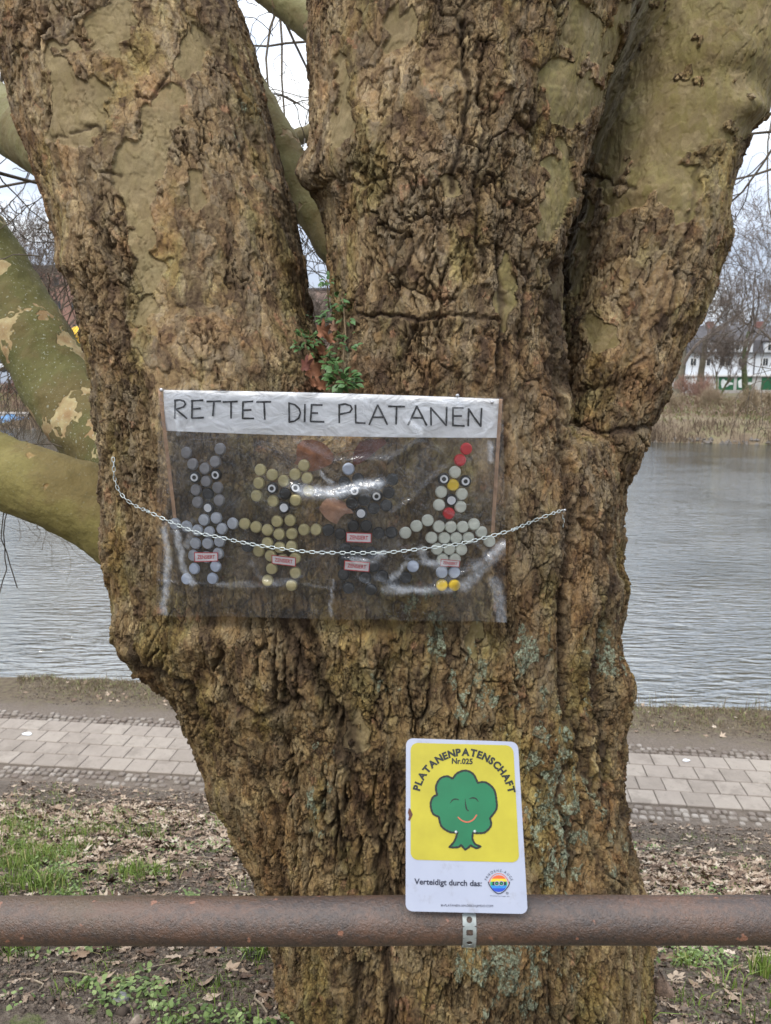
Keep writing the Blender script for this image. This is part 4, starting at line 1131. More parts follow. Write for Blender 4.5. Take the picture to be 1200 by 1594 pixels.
# dead leaves caught behind the film ------------------------------------------------------------
def leaf_mat(name, c0, c1, rough=0.75):
    m, nt, b = nmat(name)
    p = geop(nt)
    setc(nt, b, ramp(nt, noise(nt, p, 60, 4, .6), [(.3, c0), (.7, c1)]))
    b.inputs['Roughness'].default_value = rough
    bump(nt, b, noise(nt, p, 160, 3), 0.002)
    return m
dead1 = leaf_mat('orange_brown_leaf', (0.19, 0.075, 0.035), (0.33, 0.145, 0.075))
dead2 = leaf_mat('pale_brown_leaf', (0.30, 0.16, 0.10), (0.46, 0.27, 0.18))
dead3 = leaf_mat('dark_red_leaf', (0.10, 0.035, 0.025), (0.18, 0.06, 0.04))
def flat_leaf(outline, center, off, mat, label, curl=0.006, stem=None):
    """outline in photo pixels, lies between bark and film"""
    mb = MB()
    n = len(outline)
    vs_ = []
    c = Vector(center)
    for ring_ in (1.0, 0.66, 0.33):
        for i, q in enumerate(outline):
            w = c.lerp(Vector(q), ring_)
            vs_.append(bs(w.x, w.y, off + curl * (math.sin(i * 1.3) * 0.5 * ring_ + 0.4 * (1 - ring_))))
    vs_.append(bs(c.x, c.y, off + curl * .3))
    fs = []
    for r in range(2):
        for i in range(n):
            fs.append((r * n + i, r * n + (i + 1) % n, (r + 1) * n + (i + 1) % n, (r + 1) * n + i))
    for i in range(n): fs.append((2 * n + i, 2 * n + (i + 1) % n, 3 * n))
    mb.add(vs_, fs)
    if stem: mb.tube([bs(a, b_, off + .001) for a, b_ in stem], .0008, 5)
    o = mb.build('dead_leaf', mat, None, True)
    tag(o, label, 'leaf', 'dead leaves caught in the banner')
    return o
flat_leaf([(461, 705), (463, 692), (472, 685), (486, 684), (500, 688), (510, 695), (518, 706), (520, 712), (516, 722), (504, 728), (490, 733), (480, 734), (470, 726), (458, 722), (462, 714)], (490, 708), -0.002, dead1,
          'orange brown curled leaf behind the film, under the word DIE', stem=[(519, 712), (532, 704), (545, 701), (566, 702)])
flat_leaf([(496, 792), (502, 782), (508, 776), (520, 775), (534, 780), (545, 790), (550, 799), (537, 800), (530, 806), (524, 816), (516, 813), (506, 806)], (520, 792), -0.001, dead2,
          'pale brown crumpled leaf under the film between the gold and black figures')
flat_leaf([(552, 700), (560, 688), (576, 684), (598, 682), (602, 690), (588, 700), (574, 712), (560, 722), (550, 724), (549, 712)], (572, 700), -0.005, dead3,
          'dark red leaf behind the film, under the letters PLA')

# ------------------------------------------------------------------ chain
zinc, nt, b = nmat('galvanised_chain')
p = geop(nt)
setc(nt, b, ramp(nt, noise(nt, p, 90, 3), [(.35, (0.42, 0.47, 0.47)), (.7, (0.62, 0.67, 0.66))]))
b.inputs['Metallic'].default_value = 0.55; b.inputs['Roughness'].default_value = 0.42
cpx = [(176, 712), (177, 724), (178, 742), (184, 762), (197, 778), (214, 789), (230, 796), (262, 811), (305, 828.5), (345, 837), (380, 845), (425, 852.5), (480, 859), (530, 860.5), (600, 860), (650, 855), (700, 849), (740, 841), (780, 830), (800, 824), (835, 809), (858, 800), (876, 794)]
def dense(pts, st=2.0):
    out = []
    n = len(pts)
    for i in range(n - 1):
        p0 = Vector(pts[max(i - 1, 0)]); p1 = Vector(pts[i]); p2 = Vector(pts[i + 1]); p3 = Vector(pts[min(i + 2, n - 1)])
        k = max(2, int((p2 - p1).length / st))
        for j in range(k):
            t = j / k
            out.append(0.5 * ((2 * p1) + (-p0 + p2) * t + (2 * p0 - 5 * p1 + 4 * p2 - p3) * t * t + (-p0 + 3 * p1 - 3 * p2 + p3) * t ** 3))
    out.append(Vector(pts[-1]))
    return out
line = []
for q in dense(cpx):
    if 232 < q.x < 800:
        w = bs(q.x, q.y, 0.024)
        hb = on_bark(q.x, q.y, 0.006)
        if hb is not None and hb.y < w.y: w = hb
    else:
        w = on_bark(q.x, q.y, 0.006)
        if w is None: w = line[-1] + Vector((0, 0.012, 0)) if line else None
    if w is not None: line.append(w)
for _ in range(14):
    L_ = [v.copy() for v in line]
    for i in range(1, len(line) - 1):
        av = (L_[i - 1].y + L_[i + 1].y) / 2
        s_ = min(L_[i].y, av) if line[i].x > -0.5 else av
        line[i] = CAM + (line[i] - CAM) * ((0.5 * s_ + 0.5 * L_[i].y) / line[i].y) if s_ < L_[i].y else line[i]
PITCHL = 0.0118
def link_mesh():
    hl, hw, r = 0.0066, 0.0032, 0.00092       # half inner length incl. wire centre
    path = []
    for k in range(8): a = math.pi * (k / 7) - math.pi / 2; path.append(Vector((hl - hw + hw * math.cos(a), hw * math.sin(a), 0)))
    for k in range(8): a = math.pi * (k / 7) + math.pi / 2; path.append(Vector((-hl + hw + hw * math.cos(a), hw * math.sin(a), 0)))
    vs_ = []; n = len(path); S = 8
    for i, q in enumerate(path):
        t = (path[(i + 1) % n] - path[i - 1]).normalized(); u = Vector((0, 0, 1)); w = t.cross(u)
        for j in range(S):
            a = 2 * math.pi * j / S; vs_.append(q + (u * math.cos(a) + w * math.sin(a)) * r)
    fs = [(i * S + j, i * S + (j + 1) % S, ((i + 1) % n) * S + (j + 1) % S, ((i + 1) % n) * S + j) for i in range(n) for j in range(S)]
    me = bpy.data.meshes.new('chain_link'); me.from_pydata([tuple(v) for v in vs_], [], fs); me.materials.append(zinc)
    me.polygons.foreach_set('use_smooth', [True] * len(fs)); me.update(); return me
lm = link_mesh()
chain = empty('chain', line[len(line) // 2], 'thin galvanised steel chain strung across the banner and round the trunk', 'chain')
acc = 0.0; k = 0; pos = line[0]
cum = [0.0]
for a, c in zip(line[:-1], line[1:]): cum.append(cum[-1] + (c - a).length)
tot = cum[-1]; nl = int(tot / PITCHL)
def at_len(s):
    i = int(np.searchsorted(cum, s)) ; i = min(max(i, 1), len(line) - 1)
    f = (s - cum[i - 1]) / max(1e-9, cum[i] - cum[i - 1])
    return line[i - 1].lerp(line[i], f)
def put_link(c, t, k, extra=0.0):
    t = t.normalized(); up = Vector((0, -1, 0)); w = up - t * up.dot(t); w.normalize(); v = w.cross(t)
    M = Matrix((t, v, w)).transposed().to_4x4() @ Matrix.Rotation((math.radians(68) if k % 2 else math.radians(-14)) + extra, 4, 'X')
    o = bpy.data.objects.new('chain_link', lm); COL.objects.link(o); o.parent = chain
    o.matrix_local = Matrix.Translation(c - chain.location) @ M
sc_l = tot / nl
for k in range(nl):
    s = (k + 0.5) * sc_l
    put_link(at_len(s), at_len(min(tot, s + .004)) - at_len(max(0, s - .004)), k, rnd.uniform(-.2, .2))
e0 = line[-1]
for k in range(4):
    put_link(e0 + Vector((0.001 * k, 0.004, -0.006 - 0.0108 * k)), Vector((0.1, 0.05, -1)), k, .4)
mb = MB(); mb.tube([e0 + Vector((0, .05, -.003)), e0 + Vector((0, -.004, 0)), e0 + Vector((.004, -.009, .002))], [.0016, .0016, .003], 8)
mb.build('nail', pinm, chain, True)
print('chain links', nl)

# ------------------------------------------------------------------ rusty rail
rail_c = at_depth(600, 1432.5, 1.013)
m, nt, b = nmat('rusty_painted_pipe')
p = geop(nt)
n1 = noise(nt, mapping(nt, p, (0.5, 1, 1)), 14, 5, .65); n2 = noise(nt, p, 130, 4, .65); n3 = noise(nt, mapping(nt, p, (.35, 1, 1)), 6, 4, .6)
c = ramp(nt, mth(nt, 'ADD', mth(nt, 'MULTIPLY', n1, .5), mth(nt, 'MULTIPLY', n2, .5)), [(.34, (0.030, 0.022, 0.020)), (.47, (0.058, 0.036, 0.026)), (.58, (0.090, 0.050, 0.032)), (.72, (0.15, 0.072, 0.040))])
c = mixc(nt, smap(nt, n3, .45, .6, 0, .6), c, (0.095, 0.062, 0.030))
c = mixc(nt, smap(nt, noise(nt, mapping(nt, p, (.6, 1, 1), loc=(1, 7, 2)), 24, 5, .7), .53, .60, 0, .5), c, (0.105, 0.052, 0.030))
c = mixc(nt, smap(nt, noise(nt, p, 60, 2, .5), .70, .74), c, (0.22, 0.10, 0.06))
c = mixc(nt, smap(nt, noise(nt, mapping(nt, p, loc=(4, 4, 4)), 38, 2, .5), .77, .79), c, (0.5, 0.47, 0.42))
setc(nt, b, c); b.inputs['Roughness'].default_value = 0.36; b.inputs['Specular IOR Level'].default_value = 0.75
k_ = bump(nt, None, noise(nt, p, 190, 5, .7), 0.0022)
bump(nt, b, noise(nt, p, 480, 2), 0.001, prev=k_)
rail = empty('rail', (-1.55, rail_c.y, gz(-1.55, rail_c.y)), 'rusty dark brown round steel rail running across in front of the trunk', 'railing')
mb = MB()
R0 = 0.0300
pts = [Vector((x, rail_c.y, rail_c.z)) for x in np.linspace(-3.2, 3.2, 60)]
mb.tube([q + Vector((0, 0, .0009 * math.sin(q.x * 5.1) + .0006 * math.sin(q.x * 13))) for q in pts], R0, 64)
mb.build('pipe', m, rail, True)
for x in (-1.55, 1.55):
    mb = MB(); z0 = gz(x, rail_c.y) - 0.3
    mb.tube([Vector((x, rail_c.y, z0)), Vector((x, rail_c.y, rail_c.z - R0 + .004))], 0.03, 32)
    mb.build('post', m, rail, True)

# ------------------------------------------------------------------ enamel sign
sb = at_depth(725, 1418, 0.975); st_ = at_depth(718, 1153, 1.063)
sx = Vector((1, 0, 0)); sv = (st_ - sb).normalized(); sv = (sv - sx * sv.dot(sx)).normalized(); sn = sx.cross(sv) * 1.0   # sn towards the camera?
if sn.dot(CAM - sb) < 0: sn = -sn
def sp_(px, py, off=0.0):
    d = ray(px, py)
    o_ = sb + sn * off
    t = (o_ - CAM).dot(sn) / d.dot(sn)
    return CAM + d * t
Z3 = lambda zx, zy: (610 + zx / 4.552, 1130 + zy / 4.552)
def s3(zx, zy, off=0.0): return sp_(*Z3(zx, zy), off)
sign = empty('sign', sb, 'small white and yellow enamel sign with a smiling green tree, fixed to the rusty rail', 'sign')
def rquad(c4, r, n=8):
    """rounded quad outline from 4 corners TL TR BR BL"""
    out = []
    for i in range(4):
        p_ = Vector(c4[i]); a = (Vector(c4[i - 1]) - p_).normalized(); c = (Vector(c4[(i + 1) % 4]) - p_).normalized()
        A = p_ + a * r; B = p_ + c * r
        for k in range(n + 1):
            t = k / n
            out.append((1 - t) ** 2 * A + 2 * t * (1 - t) * (p_ + (a + c) * r * 0.12) + t * t * B)
    return out
def poly(name, pts, off, mat, parent, thick=0.0, smooth_=False):
    mb = MB()
    n = len(pts)
    from mathutils.geometry import tessellate_polygon
    tri = tessellate_polygon([[Vector((q[0], q[1], 0)) for q in pts]])
    vs_ = [s3(q[0], q[1], off) for q in pts]
    mb.add(vs_, [tuple(t) for t in tri])
    if thick:
        vb = [s3(q[0], q[1], off) - sn * thick for q in pts]
        mb.add(vs_ + vb, [(i, (i + 1) % n, n + (i + 1) % n, n + i) for i in range(n)])
        mb.add(vb, [tuple(t) for t in tri])
    o = mb.build(name, mat, None)
    o.parent = parent
    if parent is sign: o.matrix_parent_inverse = Matrix.Translation(-sign.location)
    return o
strapm = simple('galvanised_strap', (0.33, 0.36, 0.35), 0.45, 0.5, var=.25, scale=60)
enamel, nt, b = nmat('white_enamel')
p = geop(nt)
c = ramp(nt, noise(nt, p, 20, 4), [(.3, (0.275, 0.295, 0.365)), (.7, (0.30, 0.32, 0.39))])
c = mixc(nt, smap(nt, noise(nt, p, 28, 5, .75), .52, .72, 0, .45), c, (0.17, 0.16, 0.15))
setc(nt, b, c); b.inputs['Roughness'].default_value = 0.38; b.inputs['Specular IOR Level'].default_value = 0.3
def paint(name, col, rough=0.3, var=.09): return simple(name, col, 0.38, var=var, scale=26, spec=0.25)
yel = paint('yellow_enamel', (0.335, 0.29, 0.024)); grn = paint('green_enamel', (0.009, 0.115, 0.048)); blk = paint('black_enamel', (0.010, 0.014, 0.012)); navy = paint('dark_blue_print', (0.010, 0.012, 0.028))
redp = paint('red_print', (0.40, 0.10, 0.055)); rustp = simple('bare_rust', (0.07, 0.025, 0.015), 0.8)
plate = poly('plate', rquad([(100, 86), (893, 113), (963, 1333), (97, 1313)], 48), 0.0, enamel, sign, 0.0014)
# wrap-around rim
poly('yellow_panel', rquad([(132, 119), (860, 138), (903, 968), (132, 948)], 50), 0.0004, yel, sign)
def cr_spline(segs):
    out = []
    for pts in segs:
        d = dense(pts, 7)
        out += [tuple(q) for q in d[:-1]]
    return out
lobes = [[(430, 374), (462, 335), (520, 316), (575, 340), (608, 402)], [(608, 402), (665, 400), (722, 448), (740, 520), (740, 590), (695, 652)], [(695, 652), (702, 705), (662, 752), (612, 760), (574, 757)],
         [(574, 757), (571, 800), (592, 838), (630, 853)], [(630, 853), (600, 866), (556, 846)], [(556, 846), (542, 862), (519, 876)], [(519, 876), (504, 860), (490, 842)], [(490, 842), (472, 858), (430, 861), (406, 858)], [(406, 858), (436, 826), (454, 790), (464, 752)],
         [(464, 752), (412, 752), (352, 712), (332, 644)], [(332, 644), (290, 620), (274, 556), (290, 505), (320, 490)], [(320, 490), (312, 430), (340, 375), (390, 356), (430, 374)]]
ol = cr_spline(lobes)
tp = poly('tree_emblem', ol, 0.0008, grn, sign)
mb = MB()
olc = ol + [ol[0]]
stroke([Z3(*q) for q in olc], 3.3, 0.0011, fn=sp_)
def taper(pts, ws, off, target):
    d = dense(pts, 4); n = len(d); vs_ = []
    for i, q in enumerate(d):
        t = (d[min(i + 1, n - 1)] - d[max(i - 1, 0)]).normalized(); nn = Vector((-t.y, t.x))
        f = i / (n - 1) * (len(ws) - 1); k = min(int(f), len(ws) - 2); w = lerp(ws[k], ws[k + 1], f - k) / 2
        vs_ += [s3(*(q + nn * w), off), s3(*(q - nn * w), off)]
    target.add(vs_, [(2 * i, 2 * i + 1, 2 * i + 3, 2 * i + 2) for i in range(n - 1)])
taper([(411, 550), (428, 526), (452, 518), (474, 524)], [1, 7, 9, 4], .0012, mb)
taper([(548, 517), (572, 509), (596, 516), (614, 538)], [3, 9, 8, 1], .0012, mb)
taper([(519, 515), (523, 560), (530, 590), (544, 602)], [1, 5, 11, 6], .0012, mb)
def keep_parent(o, par=None):
    o.parent = par or sign
    if par is None: o.matrix_parent_inverse = Matrix.Translation(-sign.location)
    return o
keep_parent(mb.build('emblem_outline', blk))
mb = MB(); taper([(467, 645), (496, 670), (535, 681), (575, 665), (601, 629)], [8, 9, 10, 10, 9], .0012, mb)
keep_parent(mb.build('emblem_mouth', redp))
def arc_text(txt, cx, cy, R, a0, a1, size, off, target, bold=0.0, sx_=1.0):
    ch = []
    for c in txt:
        if c == ' ': ch.append((None, None, .35)); continue
        v, f = text_mesh(c, 1.0, bold)
        xs_ = [q[0] for q in v]; ch.append((v, f, (max(xs_) - min(xs_)) * sx_ + 0.10))
    W = sum(c[2] for c in ch); acc = 0
    cap_y = 0.35
    for (v, f, w) in ch:
        th = math.radians(a0 + (a1 - a0) * (acc + w / 2) / W); acc += w
        if v is None: continue
        ys_ = [q[1] for q in v]; mid = 0.0
        bx, by = cx + R * math.sin(th), cy - R * math.cos(th)
        mx = (max(q[0] for q in v) + min(q[0] for q in v)) / 2
        pts = []
        for q in v:
            u = (q[0] - mx) * size * sx_; w_ = (q[1]) * size
            pts.append(s3(bx + u * math.cos(th) + w_ * math.sin(th), by + u * math.sin(th) - w_ * math.cos(th), off))
        target.add(pts, f)
def line_text(txt, x0, y0, x1, y1, cap, off, target, bold=0.0, shear=0.0):
    v, f = text_mesh(txt, 1.0, bold, align='LEFT', shear=shear)
    xs_ = [q[0] for q in v]; W = max(xs_) - min(xs_); m0 = min(xs_)
    L = math.hypot(x1 - x0, y1 - y0); ux, uy = (x1 - x0) / L, (y1 - y0) / L
    k = cap / 0.70
    target.add([s3(x0 + (q[0] - m0) / W * L * ux + q[1] * k * uy * 1, y0 + (q[0] - m0) / W * L * uy - q[1] * k, off) for q in v], f)
mb = MB(); arc_text('PLATANENPATENSCHAFT', 510, 530, 342, -78, 81, 70, 0.0009, mb, 0.048, 1.0)
line_text('Nr.025', 424, 266, 572, 270, 38, 0.0009, mb, 0.032)
keep_parent(mb.build('title_lettering', blk))
mb = MB(); line_text('Verteidigt durch das:', 158, 1121, 636, 1136, 40, 0.0006, mb, 0.022)
line_text('BI-PLATANEN-AM-DEICH.JIMDO.COM', 348, 1279, 716, 1284, 16, 0.0006, mb, 0.0)
arc_text('FRIEDENS-AUGE', 757, 1122, 96, -74, 76, 25, 0.0006, mb, 0.0)
line_text('friedens-auge.de', 697, 1206, 832, 1210, 6, 0.0006, mb, 0.0)
keep_parent(mb.build('lower_lettering', navy))
emb = poly('round_emblem', [(757 + 71 * math.cos(a), 1117 + 71 * math.sin(a)) for a in np.linspace(0, 2 * math.pi, 49)[:-1]], 0.0006, enamel, sign)
def band(y0, y1, r, col, nm):
    m_ = paint(nm, col); pts = []
    cx, cy = 757, 1117
    for k in range(9):
        y = lerp(y0, y1, k / 8); pts.append((cx + math.sqrt(max(0, r * r - (y - cy) ** 2)), y))
    for k in range(9):
        y = lerp(y1, y0, k / 8); pts.append((cx - math.sqrt(max(0, r * r - (y - cy) ** 2)), y))
    o = poly('colour_band', pts, 0.0009, m_, emb)
    return o
for (a, c, col, nm) in ((1057, 1083, (0.45, 0.085, 0.025), 'orange_print'), (1083, 1103, (0.48, 0.36, 0.03), 'yellow_print'), (1103, 1131, (0.02, 0.22, 0.09), 'dark_green_print'), (1131, 1150, (0.02, 0.16, 0.42), 'sky_blue_print'), (1150, 1177, (0.015, 0.05, 0.34), 'royal_blue_print')):
    band(a, c, 60, col, nm)
mb = MB()
taper([(686, 1118), (700, 1080), (730, 1052), (757, 1047), (786, 1053), (815, 1082), (830, 1118)], [5, 5, 5, 5, 5], .0009, mb)
keep_parent(mb.build('emblem_ring', redp), emb)
mb = MB()
taper([(684, 1104), (692, 1130), (720, 1168), (757, 1188), (796, 1170), (826, 1132), (834, 1104)], [7, 6, 6, 6, 7], .0010, mb)
for (x0, x1) in ((712, 727), (793, 808)): mb.add([s3(x0, 1104, .0012), s3(x1, 1104, .0012), s3(x1, 1128, .0012), s3(x0, 1128, .0012)], [(0, 3, 2, 1)])
for x in (743, 776): taper([(x + 10 * math.cos(a), 1116 + 10 * math.sin(a)) for a in np.linspace(0, 6.0, 9)], [6, 6], .0013, mb)
line_text('R', 813, 1190, 822, 1190, 11, .0008, mb); taper([(818 + 8 * math.cos(a), 1185 + 8 * math.sin(a)) for a in np.linspace(0, 6.28, 11)], [1.5, 1.5], .0008, mb)
keep_parent(mb.build('emblem_ring', navy), emb)
mb = MB()
for x in (743, 776):
    taper([(x + 16 * math.cos(a), 1116 + 16 * math.sin(a)) for a in np.linspace(0, 6.28, 13)], [4, 4], .0014, mb)
keep_parent(mb.build('emblem_spectacles', enamel), emb)
poly('chipped_patch', [(121, 580), (133, 592), (148, 628), (136, 655), (126, 672), (114, 668), (122, 640), (113, 615)], 0.0007, rustp, sign)
for (x, y) in ((453, 752), (586, 748)):
    mb = MB(); c = s3(x, y, 0.0)
    mb.tube([c - sn * .02, c + sn * .0012, c + sn * .0022, c + sn * .0024], [.0014, .0014, .0020, .0010], 14)
    keep_parent(mb.build('screw', strapm, None, True))
# perforated strap wrapped round the rail
mb = MB()
xc = sp_(730.5, 1418).x + 0.0012
Wd = 0.0175; rr_ = R0 + 0.0012
th0 = math.radians(78); cells = 9; Lc = 0.0155
def spt(u, v):        # u along the strap (metres from the top), v across
    th = th0 - u / rr_
    return Vector((xc + v, rail_c.y - rr_ * math.cos(th), rail_c.z + rr_ * math.sin(th)))
for cI in range(cells):
    u0 = cI * Lc - 0.002
    rnd_hole = (cI % 2 == 1)
    # cell of Lc x Wd with a hole; 16 directions
    outer = []; inner = []
    n = 24
    for k in range(n):
        a = 2 * math.pi * k / n + math.pi / n
        ca, sa2 = math.cos(a), math.sin(a)
        s_ = min((Wd / 2) / max(1e-6, abs(ca)), (Lc / 2) / max(1e-6, abs(sa2)))
        outer.append((s_ * ca, s_ * sa2))
        if rnd_hole: inner.append((0.0038 * ca, 0.0038 * sa2))
        else:
            q_ = min(0.0043 / max(1e-6, abs(ca)), 0.0038 / max(1e-6, abs(sa2))); inner.append((q_ * ca, q_ * sa2))
    vs_ = [spt(u0 + Lc / 2 + y, x) for x, y in outer] + [spt(u0 + Lc / 2 + y * .5 + iy * .5, x * .5 + ix * .5) for (x, y), (ix, iy) in zip(outer, inner)] + [spt(u0 + Lc / 2 + y, x) for x, y in inner]
    mb.add(vs_, [(r * n + k, r * n + (k + 1) % n, (r + 1) * n + (k + 1) % n, (r + 1) * n + k) for r in range(2) for k in range(n)])
so = keep_parent(mb.build('mounting_strap', strapm, None, False))
md = so.modifiers.new('s', 'SOLIDIFY'); md.thickness = 0.0009; md.offset = 0
# ------------------------------------------------------------------ leaf litter, grass, small plants
def gzv(x, y): return ground_z(np.asarray(x, float), np.asarray(y, float))
def xy(s, t): return s * ca_ + t * sa_, -s * sa_ + t * ca_
def fnoise(x, y, sc, seed, oct=2):
    return fbm(np.stack([np.asarray(x) * sc, np.asarray(y) * sc, np.full(len(x), 0.37)], 1), oct, seed)
def scatter(n, t0, t1, dens, seed):
    rs = np.random.RandomState(seed)
    t = rs.uniform(t0, t1, n * 4); s = rs.uniform(-1, 1, n * 4) * (0.62 * t + 0.5)
    x, y = xy(s, t)
    keepm = rs.uniform(0, 1, len(t)) < dens(x, y, t)
    return x[keepm][:n], y[keepm][:n], t[keepm][:n]
def tone_mat(name, stops, rough=0.8, attr_name='tone', trans=0.0, spec=0.3, extra=0.12):
    m, nt, b = nmat(name)
    p = geop(nt)
    v = mth(nt, 'ADD', attr(nt, attr_name), mth(nt, 'MULTIPLY', mth(nt, 'SUBTRACT', noise(nt, p, 60, 3), 0.5), extra * 2))
    setc(nt, b, ramp(nt, v, stops)); b.inputs['Roughness'].default_value = rough
    b.inputs['Specular IOR Level'].default_value = spec
    return m
# plane leaf shape, five lobes, curled
def plane_leaf(rs):
    pts = []
    tips = [(-100, .62), (-48, .92), (0, 1.05), (48, .92), (100, .62)]
    seq = [(-150, .34)]
    for i, (a, r) in enumerate(tips):
        seq += [(a - 13, r * .72), (a, r * rs.uniform(.88, 1.1)), (a + 13, r * .70)]
        if i < 4: seq.append((a + 25, .46))
    seq += [(150, .34), (180, .16)]
    return [(r * math.sin(math.radians(a)), r * math.cos(math.radians(a))) for a, r in seq]
def leaves_object(name, xs_, ys_, size, seed, mat, lift=0.006, flat=0.35):
    rs = np.random.RandomState(seed)
    z = gzv(xs_, ys_); V = []; Fc = []; T = []
    shapes = [plane_leaf(rs) for _ in range(8)]
    for i in range(len(xs_)):
        sh = shapes[rs.randint(8)]
        sz = size * rs.uniform(.45, 1.15); yaw = rs.uniform(0, 6.283); cu = rs.uniform(-.1, .9); cdir = rs.uniform(0, 6.283)
        tx, ty = rs.normal(0, flat, 2)
        cyaw, syaw = math.cos(yaw), math.sin(yaw)
        k = len(V); slope_y = -0.44 if near_t(xs_[i], ys_[i]) < 6.9 and near_t(xs_[i], ys_[i]) > 1.75 else 0
        fold = math.cos(cdir), math.sin(cdir)
        for (u, v) in sh + [(0, 0.2)]:
            uu, vv = u * sz * .55, v * sz * .55
            d = (uu * fold[0] + vv * fold[1]) / sz
            zz_ = cu * d * d * sz * 1.6 + rs.normal(0, .018 * sz)
            px_, py_ = uu * cyaw - vv * syaw, uu * syaw + vv * cyaw
            V.append((xs_[i] + px_, ys_[i] + py_, z[i] + lift * rs.uniform(.4, 2.2) + zz_ + px_ * tx * .5 + py_ * (ty * .5 + slope_y)))
        n = len(sh)
        for j in range(n): Fc.append((k + j, k + (j + 1) % n, k + n))
        T += [rs.uniform(0, 1)] * (n + 1)
    me = np_mesh(name, np.array(V), np.array(Fc)); fattr(me, 'tone', T)
    return link(name, me, mat, None, False)
lm_ = tone_mat('dry_plane_leaf', [(0, (0.10, 0.062, 0.042)), (.3, (0.21, 0.142, 0.095)), (.6, (0.32, 0.235, 0.165)), (.88, (0.42, 0.33, 0.245)), (1, (0.50, 0.42, 0.33))], 0.7)
band_t = lambda t: np.exp(-((t - 4.5) / 0.95) ** 2)
x, y, t = scatter(9000, 1.8, 6.9, lambda x, y, t: np.clip(np.where(x > .3, np.exp(-((t - 4.1) / .75) ** 2), band_t(t)) * 1.1 * (0.35 + 1.7 * np.clip(fnoise(x, y, 1.6, 50) + .25, 0, 1)) + 0.05, 0, 1), 3)
o = leaves_object('fallen_leaves', x, y, 0.085, 4, lm_)
tag(o, 'dry pale brown plane leaves scattered over the slope', 'leaves', kind='stuff')
x, y, t = scatter(240, 8.9, 10.2, lambda x, y, t: np.ones_like(t), 5)
o = leaves_object('bank_leaves', x, y, 0.09, 6, lm_, flat=.5); tag(o, 'few dry leaves lying on the bank strip between path and river', 'leaves', kind='stuff')

def blades(name, xs_, ys_, hmin, hmax, w, seed, mat, lean=.5, tone_fn=None, droop=0.35):
    rs = np.random.RandomState(seed); n = len(xs_)
    z = gzv(xs_, ys_)
    H = rs.uniform(hmin, hmax, n); a = rs.uniform(0, 6.283, n); l = rs.normal(0, lean, n) * H; b_ = rs.uniform(0, 6.283, n)
    W = w * rs.uniform(.6, 1.4, n)
    dx, dy = np.cos(a) * W / 2, np.sin(a) * W / 2; lx, ly = np.cos(b_) * l, np.sin(b_) * l
    P0 = np.stack([xs_ - dx, ys_ - dy, z - .01], 1); P1 = np.stack([xs_ + dx, ys_ + dy, z - .01], 1)
    P2 = np.stack([xs_ - dx * .8 + lx * .35, ys_ - dy * .8 + ly * .35, z + H * .6], 1); P3 = np.stack([xs_ + dx * .8 + lx * .35, ys_ + dy * .8 + ly * .35, z + H * .6], 1)
    P4 = np.stack([xs_ + lx * (1 + droop), ys_ + ly * (1 + droop), z + H * (1 - droop * np.abs(l / H) * .7)], 1)
    V = np.stack([P0, P1, P3, P2, P4], 1).reshape(-1, 3)
    k = np.arange(n)[:, None] * 5
    F = np.concatenate([k + np.array([[0, 1, 2]]), k + np.array([[0, 2, 3]]), k + np.array([[3, 2, 4]])], 0)
    me = np_mesh(name, V, F); T = rs.uniform(0, 1, n) if tone_fn is None else tone_fn(xs_, ys_, rs)
    fattr(me, 'tone', np.repeat(T, 5))
    return link(name, me, mat)
gm = tone_mat('grass_blade', [(0, (0.075, 0.12, 0.022)), (.5, (0.13, 0.20, 0.035)), (.85, (0.20, 0.28, 0.06)), (1, (0.34, 0.28, 0.13))], 0.6)
def gd(x, y, t):
    base = sstep(0.06, 0.34, fnoise(x, y, 1.5, 60) + .35 * fnoise(x, y, 7, 61))
    near = sstep(3.0, 3.2, t) * sstep(4.7, 3.7, t) + 0.45 * (t < 3.05) * sstep(0.0, .35, fnoise(x, y, 3, 62)) + 0.05
    leftw = np.where(x < 0.3, 0.9, 0.35)
    return np.clip(base * near * leftw, 0, 1)
x, y, t = scatter(40000, 1.7, 6.3, gd, 7)
o = blades('grass', x, y, .03, .085, .0042, 8, gm, .55); tag(o, 'short green grass growing between the fallen leaves', 'grass', kind='stuff')
# dry grass at the water edge and along the mud strip
dm = tone_mat('dry_grass_blade', [(0, (0.085, 0.060, 0.036)), (.5, (0.17, 0.125, 0.075)), (.8, (0.27, 0.215, 0.14)), (.9, (0.17, 0.20, 0.06)), (1, (0.20, 0.24, 0.07))], 0.7)
x, y, t = scatter(26000, 8.95, 10.25, lambda x, y, t: np.clip(sstep(8.9, 10.0, t) * (.4 + 1.2 * fnoise(x, y, 2.2, 65)), 0, 1), 9)
o = blades('dry_grass', x, y, .02, .075, .006, 10, dm, .9); tag(o, 'matted dry grass on the river bank behind the path', 'grass', kind='stuff')
x, y, t = scatter(420, 9.8, 10.25, lambda x, y, t: sstep(.1, .4, fnoise(x, y, .9, 66)), 11)
o = blades('bank_stalks', x, y, .10, .30, .006, 12, dm, .25); tag(o, 'sparse dry stalks standing up at the edge of the water', 'grass', kind='stuff')
